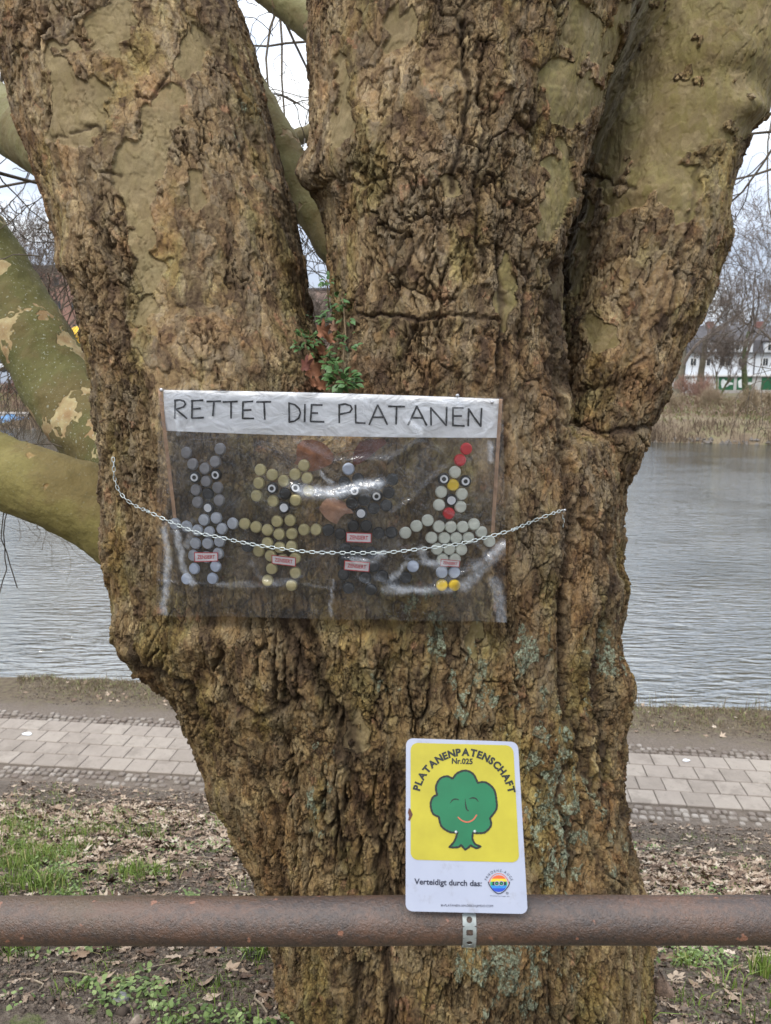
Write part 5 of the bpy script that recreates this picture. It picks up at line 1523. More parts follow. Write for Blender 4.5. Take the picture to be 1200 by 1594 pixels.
# ground cover: little rounded leaves
def cover(name, xs_, ys_, size, seed, mat, label):
    rs = np.random.RandomState(seed); z = gzv(xs_, ys_); n = len(xs_)
    ang = np.linspace(0, 2 * math.pi, 7)[:-1]
    V = np.zeros((n, 6, 3)); sz = size * rs.uniform(.5, 1.3, n)
    tx = rs.normal(0, .45, n); ty = rs.normal(0, .45, n) - .2; hgt = rs.uniform(.004, .035, n); ph = rs.uniform(0, 6.28, n)
    for k, a in enumerate(ang):
        u = np.cos(a + ph) * sz / 2; v = np.sin(a + ph) * sz / 2 * (0.8 + .3 * (k % 2))
        V[:, k] = np.stack([xs_ + u, ys_ + v, z + hgt + u * tx + v * ty], 1)
    F = (np.arange(n)[:, None, None] * 6 + np.array([[0, 1, 2], [0, 2, 3], [0, 3, 4], [0, 4, 5]])[None]).reshape(-1, 3)
    me = np_mesh(name, V.reshape(-1, 3), F); fattr(me, 'tone', np.repeat(rs.uniform(0, 1, n), 6))
    o = link(name, me, mat); tag(o, label, 'ground cover', kind='stuff'); return o
cmx = tone_mat('weed_leaf', [(0, (0.07, 0.115, 0.03)), (.6, (0.14, 0.20, 0.06)), (1, (0.26, 0.32, 0.13))], 0.55)
x, y, t = scatter(19000, 1.7, 5.2, lambda x, y, t: np.clip((t < 3.3) * sstep(.12, .42, fnoise(x, y, 2.6, 70) + .4 * fnoise(x, y, 9, 71)) + .4 * (t >= 3.3) * sstep(.05, .4, fnoise(x, y, 2.4, 72)), 0, 1), 13)
cover('ground_cover', x, y, .014, 14, cmx, 'low green weeds covering the soil below the rail')
crm = tone_mat('soil_crumb', [(0, (0.045, 0.034, 0.027)), (.5, (0.11, 0.085, 0.065)), (.93, (0.18, 0.14, 0.11)), (1, (0.36, 0.30, 0.24))], 0.95)
def crumbs(name, xs_, ys_, size, seed, mat, label):
    rs = np.random.RandomState(seed); z = gzv(xs_, ys_); n = len(xs_)
    oc = np.array([[1, 0, 0], [0, 1, 0], [-1, 0, 0], [0, -1, 0], [0, 0, .8], [0, 0, -.8]])
    sz = size * rs.lognormal(0, .5, n)
    J = oc[None] * rs.uniform(.5, 1.3, (n, 6, 1)) * sz[:, None, None] / 2
    a = rs.uniform(0, 6.28, n); X = J[..., 0] * np.cos(a)[:, None] - J[..., 1] * np.sin(a)[:, None]; Y = J[..., 0] * np.sin(a)[:, None] + J[..., 1] * np.cos(a)[:, None]
    V = np.stack([xs_[:, None] + X, ys_[:, None] + Y, z[:, None] + J[..., 2] + sz[:, None] * .15], 2).reshape(-1, 3)
    F = (np.arange(n)[:, None, None] * 6 + np.array([[0, 1, 4], [1, 2, 4], [2, 3, 4], [3, 0, 4], [1, 0, 5], [2, 1, 5], [3, 2, 5], [0, 3, 5]])[None]).reshape(-1, 3)
    me = np_mesh(name, V, F); fattr(me, 'tone', np.repeat(rs.uniform(0, 1, n), 6))
    o = link(name, me, mat); tag(o, label, 'soil', kind='stuff'); return o
x, y, t = scatter(90000, 1.7, 10.1, lambda x, y, t: np.where((t > 6.72) & (t < 8.85), 0, np.where(t < 3.4, 1, .6)), 15)
crumbs('soil_crumbs', x, y, .0095, 16, crm, 'crumbly dark soil with bits of bark and old leaf')
fragm = tone_mat('leaf_fragment', [(0, (0.07, 0.048, 0.034)), (.4, (0.17, 0.12, 0.085)), (.8, (0.29, 0.22, 0.16)), (1, (0.40, 0.33, 0.26))], 0.85)
x, y, t = scatter(9500, 1.7, 6.85, lambda x, y, t: np.clip(.45 + 1.2 * fnoise(x, y, 2.2, 90), .08, 1), 91)
o = leaves_object('leaf_fragments', x, y, 0.038, 92, fragm, .005, .3); tag(o, 'small broken bits of old leaf over the soil', 'leaves', kind='stuff')
x, y, t = scatter(15000, 1.7, 6.0, lambda x, y, t: np.clip(sstep(.02, .35, fnoise(x, y, 4.0, 93)), 0, 1) * np.where(t < 3.1, 1, .5), 94)
o = blades('short_grass', x, y, .012, .04, .0032, 95, gm, .7); tag(o, 'sparse short grass coming through the leaf litter', 'grass', kind='stuff')
# pale twigs on the ground
tw = simple('dry_twig', (0.30, 0.24, 0.17), 0.85, var=.3)
mb = MB(); rs = np.random.RandomState(17)
for _ in range(260):
    t = rs.uniform(1.8, 6.6); s = rs.uniform(-1, 1) * (.6 * t + .4); x0, y0 = xy(s, t); a = rs.uniform(0, 6.28); L = rs.uniform(.05, .26)
    px_ = np.array([x0 + math.cos(a) * L * f + .02 * math.sin(5 * f + a) for f in np.linspace(0, 1, 5)]); py_ = np.array([y0 + math.sin(a) * L * f for f in np.linspace(0, 1, 5)])
    z = gzv(px_, py_) + .006
    mb.tube([Vector(q) for q in zip(px_, py_, z)], [.0028, .0026, .0024, .002, .001], 4)
tag(mb.build('twig_litter', tw), 'thin pale twigs lying in the leaf litter', 'twigs', kind='stuff')
# stone and clod the photo shows below the rail, left of the trunk
def stone(px, py, Yg, r, mat, label, cat, squash=.6, seed=0):
    d = ray(px, py); best = None
    for k in range(400):
        Y = 1.2 + k * .03; P = CAM + d * (Y / d.y)
        if P.z < gz(P.x, P.y): best = P; break
    me = bpy.data.meshes.new('stone'); bm = bmesh.new(); bmesh.ops.create_icosphere(bm, subdivisions=3, radius=r)
    co_ = np.array([v.co[:] for v in bm.verts], np.float32); nn = fbm(co_ * (1.6 / r) + seed, 2, 3 + seed)
    for v, q in zip(bm.verts, nn): v.co = v.co * (1 + .35 * float(q)); v.co.z *= squash
    bm.to_mesh(me); bm.free()
    o = link('stone' if cat == 'stone' else 'clod', me, mat, None, True); o.location = best + Vector((0, 0, r * squash * .35)); o.rotation_euler = (0, 0, seed * 1.3)
    return tag(o, label, cat)
stm = simple('grey_stone', (0.22, 0.22, 0.21), 0.85, var=.3); clm = simple('dark_clod', (0.030, 0.026, 0.022), 0.95, var=.4, bd=.004)
stone(390, 1494, 0, .032, clm, 'black clod of wood on the soil left of the trunk below the rail', 'clod', .7, 3)
stone(187, 1560, 0, .026, stm, 'small grey stone in the soil at the lower left', 'stone', .6, 5)
stone(340, 1479, 0, .016, stm, 'little pale pebble just under the rail left of the trunk', 'stone', .7, 8)
wht = simple('white_litter', (0.75, 0.77, 0.80), 0.5, var=.05)
def scrap(px, py, size, label):
    d = ray(px, py); P = CAM + d * ((PZ + .006 - CAM.z) / d.z)
    mb = MB(); n = 9; rs = np.random.RandomState(int(px))
    vs_ = [P + Vector((math.cos(a) * size * rs.uniform(.6, 1.1), math.sin(a) * size * .6 * rs.uniform(.6, 1.1), rs.uniform(0, .012))) for a in np.linspace(0, 6.28, n + 1)[:-1]]
    mb.add(vs_ + [P + Vector((0, 0, .014))], [(i, (i + 1) % n, n) for i in range(n)])
    tag(mb.build('paper_scrap', wht), label, 'litter')
scrap(42, 1143, .075, 'white scrap of paper on the paved path at the far left')
scrap(1068, 1184, .045, 'small white scrap on the paved path right of the trunk')
# broken slab piece of bark beside the trunk foot, lower right
def bark_chip(px, py, Y, L, w, label, rz, lean):
    mb = MB(); n = 12; m_ = 6; vs_ = []
    rs = np.random.RandomState(int(px))
    P = at(px, py, Y)
    for i in range(n + 1):
        for j in range(m_ + 1):
            u = (i / n - .5) * L; v = (j / m_ - .5) * w * (1 - .5 * (i / n) ** 3); th = v / (w * .5)
            vs_.append(Vector((v + rs.normal(0, .002), .35 * w * th * th + rs.normal(0, .002), u + rs.normal(0, .004) + (.03 * rs.rand() if i == n else 0))))
    M = Matrix.Rotation(rz, 3, 'Z') @ Matrix.Rotation(lean, 3, 'Y') @ Matrix.Rotation(-.3, 3, 'X')
    vs_ = [P + M @ v for v in vs_]; vb = [v + Vector((0, .006, 0)) for v in vs_]; q = (m_ + 1); tot_ = len(vs_)
    fs = [(i * q + j, i * q + j + 1, (i + 1) * q + j + 1, (i + 1) * q + j) for i in range(n) for j in range(m_)]
    mb.add(vs_ + vb, fs + [tuple(tot_ + a for a in reversed(f)) for f in fs] + [(i * q, (i + 1) * q, tot_ + (i + 1) * q, tot_ + i * q) for i in range(n)] + [((i + 1) * q + m_, i * q + m_, tot_ + i * q + m_, tot_ + (i + 1) * q + m_) for i in range(n)]
           + [(n * q + j + 1, n * q + j, tot_ + n * q + j, tot_ + n * q + j + 1) for j in range(m_)])
    tag(mb.build('bark_piece', simple('dark_bark_piece', (0.15, 0.10, 0.07), .95, var=.5, scale=50, bd=.006, bs=90), None, True), label, 'bark')
bark_chip(1048, 1575, 2.12, .20, .09, 'broken piece of brown bark leaning at the right foot of the trunk', .3, -.35)
bark_chip(1078, 1590, 2.05, .14, .05, 'narrow splinter of bark beside the larger broken piece at the lower right', .8, -.6)
# grass tufts: bright ones the photo shows
def tuft(px, py, n, hgt, spread, label, seed):
    d = ray(px, py)
    for k in range(500):
        Y = 1.5 + k * .02; P = CAM + d * (Y / d.y)
        if P.z < gz(P.x, P.y): break
    rs = np.random.RandomState(seed)
    o = blades('grass_tuft', P.x + rs.normal(0, spread, n), P.y + rs.normal(0, spread, n), hgt * .5, hgt, .0045, seed, gm, .55)
    tag(o, label, 'grass tuft')
tuft(1185, 1520, 70, .14, .02, 'long bladed grass tuft at the right edge below the rail', 31)
tuft(1065, 1500, 60, .07, .03, 'bright green grass tuft just right of the trunk under the rail', 32)
tuft(60, 1380, 260, .10, .10, 'thick bright grass tuft at the far left above the rail', 33)
tuft(215, 1362, 260, .09, .09, 'bright grass tuft left of the trunk above the rail', 34)
tuft(20, 1480, 120, .08, .05, 'bright grass tuft at the left edge just under the rail', 35)
tuft(400, 1485, 90, .08, .035, 'grass tuft against the left foot of the trunk under the rail', 36)

# ------------------------------------------------------------------ sprouts growing in the fork
sprout_m = leaf_mat('sprout_leaf', (0.035, 0.085, 0.022), (0.085, 0.17, 0.05), 0.45)
stem_m = simple('sprout_stem', (0.16, 0.11, 0.06), .8)
def fork_pt(px, py, back=0.0):
    q = on_bark(px, py, 0.0)
    Y = q.y if q is not None else 2.0
    return at(px, py, Y - 0.03 + back)
def leaflet(mb, P, dirv, up, L, rs):
    dirv = dirv.normalized(); side = dirv.cross(up).normalized(); up = side.cross(dirv)
    pr_ = [(0, 0), (.25, .26), (.55, .34), (.8, .22), (1.0, 0)]
    vs_ = []
    for (a, w) in pr_:
        dz = -.25 * a * a * L
        for s_ in (-1, 0, 1):
            vs_.append(P + dirv * a * L + side * s_ * w * L + up * (dz + abs(s_) * .10 * L * (1 if w else 0)))
    mb.add(vs_, [(3 * i + j, 3 * i + j + 1, 3 * i + j + 4, 3 * i + j + 3) for i in range(4) for j in range(2)])
def sprout(stem, clusters, label, seed, L0=.020):
    rs = np.random.RandomState(seed)
    P = [fork_pt(*q) for q in stem]
    root = empty('sprout', P[0], label, 'plant', 'leafy sprouts in the fork of the tree')
    mb = MB(); mb.tube(P, [.0026 - .0012 * i / len(P) for i in range(len(P))], 6); mb.build('stem', stem_m, root, True)
    mb = MB()
    for (px, py, r, n) in clusters:
        for k in range(n):
            a = rs.uniform(0, 6.283); rr2 = r * math.sqrt(rs.rand())
            Pc = fork_pt(px + math.cos(a) * rr2, py + math.sin(a) * rr2 * .75, rs.uniform(-.03, .0))
            leaflet(mb, Pc, Vector((math.cos(a) + rs.normal(0, .3), -.5 + rs.normal(0, .3), -math.sin(a) * .6 + rs.normal(0, .3) + .2)), Vector((rs.normal(0, .3), -.5, .9)), L0 * rs.uniform(.7, 1.25), rs)
    mb.build('foliage', sprout_m, root, True)
sprout([(532, 600), (534, 560), (538, 520), (535, 480), (532, 462)], [(526, 470, 14, 15), (536, 492, 15, 13), (540, 532, 18, 14), (528, 535, 10, 6)], 'tall leafy sprout on the right side of the fork', 41, .017)
sprout([(500, 606), (494, 580), (478, 548), (474, 532)], [(474, 530, 18, 26), (468, 541, 8, 6), (490, 526, 10, 8)], 'leafy sprout spreading left over the brown leaves in the fork', 42, .017)
sprout([(520, 606), (505, 580), (497, 560)], [(500, 556, 16, 20), (516, 564, 12, 12), (522, 570, 12, 12)], 'small pointed sprout in the middle of the fork', 43, .018)
sprout([(530, 608), (532, 596), (534, 588)], [(532, 590, 20, 34), (545, 598, 10, 10), (526, 600, 14, 12)], 'round leaved sprout at the bottom of the fork just above the banner', 44, .021)
sprout([(500, 520), (498, 500), (495, 492)], [(492, 490, 14, 14), (505, 496, 8, 8)], 'thin sprout at the top of the brown leaves in the fork', 45, .016)
sprout([(512, 480), (510, 450), (508, 436)], [(509, 436, 10, 16)], 'little tuft of leaves on the stem edge above the fork', 46, .014)
def curled(px, py, r, label, seed, mat):
    rs = np.random.RandomState(seed); P = fork_pt(px, py, -.01)
    mb = MB(); n = 14; q = []
    ax = Vector((rs.normal(0, .4), 0, 1)).normalized(); bx = Vector((1, rs.normal(0, .5), 0)).normalized(); cx_ = ax.cross(bx)
    shp = plane_leaf(rs)
    for ring_ in (1, .6, .25):
        for (u, v) in shp:
            u2, v2 = u * ring_ * r, v * ring_ * r
            q.append(P + bx * u2 * .8 + ax * v2 + Vector((0, -1, 0)) * (r * .45 - 1.1 * u2 * u2 / r + .3 * v2 * math.sin(3 * v2 / r)))
    n = len(shp)
    fs = [(k * n + i, k * n + (i + 1) % n, (k + 1) * n + (i + 1) % n, (k + 1) * n + i) for k in range(2) for i in range(n)] + [tuple(2 * n + i for i in range(n))]
    mb.add(q, fs)
    tag(mb.build('dead_leaf', mat, None, True), label, 'leaf', 'curled brown leaves in the fork of the tree')
curled(488, 580, .050, 'big brown leaf standing upright at the lower left of the fork', 51, dead1)
curled(476, 572, .036, 'dark edged brown leaf leaning against the left stem in the fork', 52, dead3)
curled(503, 520, .038, 'brown leaf in the middle of the fork below the thin sprout', 53, dead1)
curled(515, 530, .034, 'reddish brown leaf right of centre in the fork', 54, dead1)
curled(500, 548, .038, 'brown leaf hanging in the fork under the middle sprout', 55, dead1)
curled(500, 602, .034, 'small brown leaf in the fork right above the banner edge', 56, dead1)
curled(520, 512, .024, 'pale grey brown leaf tip standing up in the fork', 57, dead2)
curled(488, 598, .028, 'small orange brown leaf at the bottom left of the fork', 58, dead1)
# ------------------------------------------------------------------ far bank
def grow(mbT, mbC, P, d, L, r, lev, rs, maxlev, spread=0.55, droop=0.0, segs=4, minr=0.012, nb=(3, 5), up=.12, tsides=8):
    pts = [P]; rads = [r]; D = d.normalized()
    for i in range(segs):
        D = (D + Vector(rs.normal(0, .10 + .05 * lev, 3)) + Vector((0, 0, up - droop * (lev > 1)))).normalized()
        pts.append(pts[-1] + D * L / segs); rads.append(max(minr, r * (1 - .55 * (i + 1) / segs)))
    tgt = mbT if lev == 0 else mbC
    tgt.tube(pts, rads, tsides if lev == 0 else (5 if lev < 2 else 3), lev == 0)
    if lev >= maxlev: return
    n = rs.randint(nb[0], nb[1] + 1) + (2 if lev == 0 else 0)
    for k in range(n):
        f = rs.uniform(.35 if lev else .45, 1.0) if k < n - 1 else 1.0
        i = min(segs - 1, int(f * segs)); q = pts[i].lerp(pts[i + 1], f * segs - i) if f < 1 else pts[-1]
        loc_d = (pts[i + 1] - pts[i]).normalized()
        a = rs.uniform(0, 6.283); o_ = loc_d.orthogonal().normalized(); o2 = loc_d.cross(o_)
        nd = loc_d * math.cos(spread) + (o_ * math.cos(a) + o2 * math.sin(a)) * math.sin(spread) * rs.uniform(.7, 1.4)
        grow(mbT, mbC, q, nd, L * rs.uniform(.55, .82), max(minr, rads[min(i + 1, segs)] * rs.uniform(.5, .75)), lev + 1, rs, maxlev, spread, droop, segs, minr, nb, up)
bt_m = simple('far_bare_bark', (0.120, 0.105, 0.075), .95, var=.35, scale=1.5)
bg_m = simple('far_green_bark', (0.085, 0.105, 0.045), .95, var=.3, scale=2)
bc_m = simple('far_bare_twigs', (0.135, 0.108, 0.090), .95, var=.2, scale=.6)
def tree_proto(seed, H, r, maxlev=5, nb=(3, 4), spread=.5, lean=(0, 0), green=True, minr=.022, up=.10, fork=1):
    rs = np.random.RandomState(seed)
    T, Cn = MB(), MB()
    for k in range(fork):
        a = 2 * math.pi * k / max(1, fork) + .5
        grow(T, Cn, Vector((0.2 * k, 0, -.6)), Vector((lean[0] + (.35 * math.cos(a) if fork > 1 else 0), lean[1] + (.35 * math.sin(a) if fork > 1 else 0), 1)), H * .38, r, 0, rs, maxlev, spread, 0, 4, minr, nb, up)
    tm_ = T.mesh('trunk'); tm_.materials.append(bg_m if green else bt_m)
    cm_ = Cn.mesh('crown'); cm_.materials.append(bc_m)
    return tm_, cm_
def far_pt(px, py_, Y, dz=0):
    P = at(px, py_, Y); P.z = gz(P.x, P.y) + dz
    return P
protos = {'a': tree_proto(101, 22, .58, 6, (2, 4), .48, green=False, minr=.02), 'b': tree_proto(102, 21, .38, 6, (2, 4), .42, (0.08, 0), minr=.018), 'c': tree_proto(103, 10, .20, 5, (3, 4), .42, fork=2),
          'd': tree_proto(104, 15, .16, 5, (3, 4), .30, green=False, up=.2), 'e': tree_proto(105, 19, .50, 6, (2, 4), .6, (-.1, 0), green=False, minr=.02)}
def far_tree(k, px, Y, s, rz, label):
    P = far_pt(px, 600, Y)
    r = empty('bare_tree', P, label, 'tree', 'bare trees on the far bank')
    r.scale = (s, s, s); r.rotation_euler = (0, 0, rz)
    for nm, me in zip(('trunk', 'crown'), protos[k]):
        o = bpy.data.objects.new(nm, me); COL.objects.link(o); o.parent = r
far_tree('a', 1052, 88, 1.05, 0.4, 'thick bare tree just right of the trunk edge on the far bank')
far_tree('e', 1086, 92, 1.0, 1.9, 'bare tree with leaning trunk in front of the left end of the white house')
far_tree('b', 1166, 86, 1.0, 2.6, 'tall straight bare tree in front of the white house, right of the green garage doors')
far_tree('c', 1118, 84, .85, 1.2, 'small forked green stemmed tree in front of the green garage doors')
far_tree('a', 1235, 90, 1.0, 3.3, 'large bare tree at the right edge of the picture on the far bank')
far_tree('d', 1140, 128, 1.2, 3.0, 'bare tree rising behind the roof of the white house')
far_tree('d', 1200, 130, 1.3, 1.0, 'bare tree behind the house roof at the right edge')
far_tree('e', 1330, 96, 1.0, 5.0, 'bare tree beyond the right edge of the picture')
far_tree('e', 62, 112, 1.5, .3, 'broad bare tree above the brick building at the left')
far_tree('a', 104, 110, 1.25, 2.2, 'bare tree in front of the brick building, against the left stem')
far_tree('a', 34, 116, 1.35, 4.2, 'bare tree at the far left behind the brick building')
far_tree('d', 128, 98, .75, 1.0, 'slender bare tree in front of the brick wall at the left')
for i, (px, Y, s) in enumerate([(466, 150, 1.35), (474, 148, 1.25), (483, 152, 1.4), (492, 149, 1.3), (502, 151, 1.35), (512, 150, 1.3)]):
    far_tree('d', px, Y, s, i * 1.1, ['leftmost', 'second', 'third', 'fourth', 'fifth', 'rightmost'][i] + ' slim bare tree of the row seen through the fork between the stems')

bush_r = simple('reddish_bush_twigs', (0.20, 0.115, 0.085), .95, var=.25, scale=1); bush_t = simple('tawny_bush_twigs', (0.22, 0.165, 0.105), .95, var=.25, scale=1)
def bush_proto(seed, H, mat_):
    rs = np.random.RandomState(seed); T = MB()
    for k in range(9):
        a = 2 * math.pi * k / 9 + rs.uniform(-.3, .3)
        grow(T, T, Vector((.25 * math.cos(a), .25 * math.sin(a), -.2)), Vector((.55 * math.cos(a), .55 * math.sin(a), 1)), H * .42, .03, 1, rs, 4, .45, 0, 4, .013, (3, 5), .12)
    me_ = T.mesh('bush'); me_.materials.append(mat_); return me_
bushes = [bush_proto(401, 3.2, bush_r), bush_proto(402, 3.6, bush_t), bush_proto(403, 2.6, bush_t)]
for i, (px, Y, s, k, lab) in enumerate([(1078, 80, 1.2, 0, 'reddish bare bush in front of the left garages of the white house'), (1096, 76, .9, 0, 'reddish bare bush just left of the green garage doors'), (1108, 70, .85, 1, 'tawny bare bush on the shore in front of the green garage doors'),
        (1142, 69, .85, 2, 'tawny bare bush on the far shore between two green garage doors'), (1170, 71, .8, 1, 'bare bush on the shore below the straight tree trunk'), (1195, 68, 1.1, 2, 'bare bush on the far shore at the right edge'), (1050, 72, .9, 2, 'low bare bush on the far shore right next to the big trunk'), (30, 92, 1.5, 0, 'dark reddish bare bush above the graffiti wall at the left'), (70, 90, 1.4, 1, 'bare bush above the grey ledge at the left shore')]):
    P = far_pt(px, 600, Y); o = bpy.data.objects.new('bare_bush', bushes[k]); COL.objects.link(o); o.location = P; o.scale = (s, s, s); o.rotation_euler = (0, 0, i * 1.7)
    tag(o, lab, 'bush', 'bare bushes on the far bank')

# scrub and reeds along the far shore
def scrub(name, ft0, ft1, x0, x1, n, hmin, hmax, w, seed, stops, label, clump=.25):
    rs = np.random.RandomState(seed)
    ft = rs.uniform(ft0, ft1, n); x = rs.uniform(x0, x1, n); y = (ft - x * math.sin(BZ)) / math.cos(BZ)
    k = rs.rand(n) < np.clip(.45 + 2.0 * fnoise(x, y, clump, seed), .06, 1)
    x, y = x[k], y[k]
    m_ = tone_mat(name + '_stem', stops, .9)
    hh = .45 + 1.2 * np.clip(fnoise(x, y, clump * .7, seed + 1) + .35, 0, 1)
    z = gzv(x, y); n = len(x); H = rs.uniform(hmin, hmax, n) * hh; a = rs.uniform(0, 6.283, n); l = np.abs(rs.normal(0, .9, n)) * H
    W = w * rs.uniform(.5, 1.5, n)
    lx, ly = np.cos(a) * l, np.sin(a) * l * .5
    V = np.stack([np.stack([x - W / 2, y, z - .1], 1), np.stack([x + W / 2, y, z - .1], 1), np.stack([x + W / 2 + lx * .4, y + ly * .4, z + H * .62], 1), np.stack([x - W / 2 + lx * .4, y + ly * .4, z + H * .62], 1), np.stack([x + lx, y + ly, z + H], 1)], 1).reshape(-1, 3)
    kk = np.arange(n)[:, None] * 5
    F = np.concatenate([kk + np.array([[0, 1, 2]]), kk + np.array([[0, 2, 3]]), kk + np.array([[3, 2, 4]])], 0)
    me = np_mesh(name, V, F); fattr(me, 'tone', np.repeat(rs.uniform(0, 1, n), 5))
    return tag(link(name, me, m_), label, 'scrub', kind='stuff')
brn = [(0, (0.060, 0.042, 0.030)), (.5, (0.125, 0.088, 0.058)), (.85, (0.20, 0.150, 0.100)), (1, (0.27, 0.21, 0.15))]
scrub('shore_scrub', FAR0 - .6, FAR0 + 3.0, -75, 75, 60000, .2, 1.3, .04, 201, brn, 'brown bare scrub and reeds along the far shore')
scrub('slope_scrub', FAR0 + 4.5, FAR0 + 20, -75, 75, 16000, .3, 1.5, .035, 202, [(0, (0.10, 0.06, 0.045)), (.5, (0.19, 0.125, 0.090)), (1, (0.27, 0.20, 0.14))], 'reddish brown bare bushes on the far grass slope', .09)
gfar = [(0, (0.10, 0.10, 0.040)), (.6, (0.15, 0.155, 0.060)), (1, (0.20, 0.16, 0.09))]
scrub('far_grass', FAR0 + 3, FAR0 + 30, -80, 80, 40000, .08, .3, .10, 203, gfar, 'dull green grass on the far slope', .2)

conc = simple('pale_concrete', (0.42, 0.39, 0.36), .9, var=.15, scale=2)
# low pale quay walls
def bx_obj(name, mb, mat, par=None): return mb.build(name, mat, par)
for (x0, x1, py, Y, h_, lab) in ((1018, 1062, 664, 70.5, .42, 'low pale concrete ledge above the far shore right of the trunk'), (1158, 1215, 664, 66.5, .35, 'low pale concrete ledge above the far shore at the right edge')):
    a = at(x0, py, Y); c = at(x1, py, Y)
    mb = MB(); z0 = gz((a.x + c.x) / 2, Y) - .5; z1 = a.z + h_ / 2
    mb.box(((a.x + c.x) / 2, Y, (z0 + z1) / 2 - .1), (c.x - a.x, .6, z1 - z0 - .2)); mb.box(((a.x + c.x) / 2, Y, z1 - .1), (c.x - a.x + .2, .8, .2))
    tag(mb.build('concrete_ledge', conc), lab, 'wall')
# left shore: quay wall with blue graffiti, rocks
a = at(-60, 655, 84); c = at(46, 655, 84)
qw = empty('quay_wall', (0, 84, gz(-30, 84)), 'low pale concrete wall with light blue graffiti on the far shore at the left', 'wall')
mb = MB(); zt, zb = at(0, 644, 84).z, at(0, 668, 84).z; mb.box(((a.x + c.x) / 2, 84, (zt + zb) / 2 - .3), (c.x - a.x, .8, zt - zb + .6)); mb.box(((a.x + c.x) / 2, 84, zt + .08), (c.x - a.x + .3, 1.0, .16)); mb.build('wall', conc, qw)
gcx, gcz = at(18, 653, 83.58).x, at(18, 653, 83.58).z
mb = MB(); out = []
for k in range(22):
    an = 2 * math.pi * k / 22; out.append((gcx + 1.75 * math.cos(an) * (1 + .15 * math.sin(3 * an + 1)), 83.585, gcz + .52 * math.sin(an) * (1 + .25 * math.sin(5 * an))))
mb.add(out, [tuple(range(22))]); o = mb.build('graffiti', simple('light_blue_paint', (0.20, 0.38, 0.66), .7, var=.35, scale=2.5), qw)
rkm = simple('shore_rock', (0.12, 0.105, 0.09), .95, var=.4, scale=1.0)
mb = MB(); rs = np.random.RandomState(77)
for _ in range(700):
    x = rs.uniform(-62, 60); y = (FAR0 - rs.uniform(-.5, .4) - x * math.sin(BZ)) / math.cos(BZ); z = max(gz(x, y), WATER_Z); s = rs.uniform(.12, .34)
    oc = [Vector(q) * s * rs.uniform(.6, 1.2) for q in ((1, 0, 0), (0, 1, 0), (-1, 0, 0), (0, -1, 0), (0, 0, .8), (0, 0, -.8))]
    mb.add([Vector((x, y, z)) + q for q in oc], [(0, 1, 4), (1, 2, 4), (2, 3, 4), (3, 0, 4), (1, 0, 5), (2, 1, 5), (3, 2, 5), (0, 3, 5)])
tag(mb.build('shore_rocks', rkm), 'grey rocks lining the far waterline', 'rocks', kind='stuff')
mb = MB(); a = at(46, 660, 83); c = at(150, 668, 80)
mb.box(((a.x + c.x) / 2, (a.y + c.y) / 2, a.z - .35), ((c - a).length, .7, .9), Matrix.Rotation(math.atan2(c.y - a.y, c.x - a.x), 3, 'Z')); tag(mb.build('concrete_ledge', conc), 'grey concrete ledge running right from the graffiti wall at the left shore', 'wall')

# white row house with slate roof and green garage doors -----------------------------------
HY = 108.0
m_white = simple('white_render', (0.58, 0.61, 0.65), .85, var=.04, scale=.5); m_slate = simple('dark_slate', (0.060, 0.055, 0.058), .8, var=.35, scale=2.0); m_red = simple('dull_red_tile', (0.20, 0.10, 0.085), .85, var=.3, scale=1.5)
m_glass, nt, b = nmat('dark_window_glass'); b.inputs['Base Color'].default_value = (0.03, 0.035, 0.04, 1); b.inputs['Roughness'].default_value = .08
m_frame = simple('white_frame', (0.7, 0.7, 0.7), .6, var=.05); m_gdoor = simple('green_garage_door', (0.014, 0.105, 0.042), .5, var=.2, scale=.8); m_graf = simple('white_spray', (0.62, 0.66, 0.66), .7, var=.3, scale=1.5)
m_gar = simple('grey_white_render', (0.46, 0.46, 0.45), .85, var=.12, scale=.8)
def hx(px): return at(px, 600, HY).x
def hz(py): return at(600, py, HY).z
house = empty('house', (hx(1200), HY + 4, hz(612)), 'white row house with dark slate mansard roof and green garage doors on the far bank', 'house')
X0, X1 = hx(1069), hx(1395); zb = hz(616); zg = hz(583); ze = hz(550); zr = hz(529); zt = hz(503)
def part(name, boxes, mat, par=None):
    mb = MB()
    for (x0, x1, y0, y1, z0, z1) in boxes: mb.box(((x0 + x1) / 2, (y0 + y1) / 2, (z0 + z1) / 2), (x1 - x0, y1 - y0, z1 - z0))
    return mb.build(name, mat, par or house)
part('upper_wall', [(X0, X1, HY, HY + 9, zg + .003, ze)], m_white)
part('garage_wall', [(hx(1043), X1, HY - .9, HY + 8.9, zb, zg - .25)], m_gar)
part('canopy', [(hx(1043) - .2, X1, HY - 1.2, HY - .003, zg - .25, zg)], m_frame)
def prism(name, pts, x0, x1, mat):
    mb = MB(); n = len(pts)
    mb.add([(x0, y, z) for y, z in pts] + [(x1, y, z) for y, z in pts], [tuple(range(n)), tuple(reversed(range(n, 2 * n)))] + [(i, n + i, n + (i + 1) % n, (i + 1) % n) for i in range(n)])
    return mb.build(name, mat, house)
prism('roof', [(HY - .45, ze + .003), (HY + 9.4, ze + .003), (HY + 8.3, zr), (HY + 4.5, zt), (HY + .5, zr)], X0 - .3, X1, m_slate)
def window(x0, x1, z0, z1, y, par=None, panes=2):
    f = part('window', [(x0, x1, y - .06, y + .04, z0, z1)], m_frame, par)
    mb = MB(); w = (x1 - x0) / panes
    for k in range(panes): mb.box((x0 + w * (k + .5), y - .065, (z0 + z1) / 2), (w * .80, .02, (z1 - z0) * .86))
    mb.build('pane', m_glass, f).matrix_parent_inverse = Matrix.Identity(4)
    return f
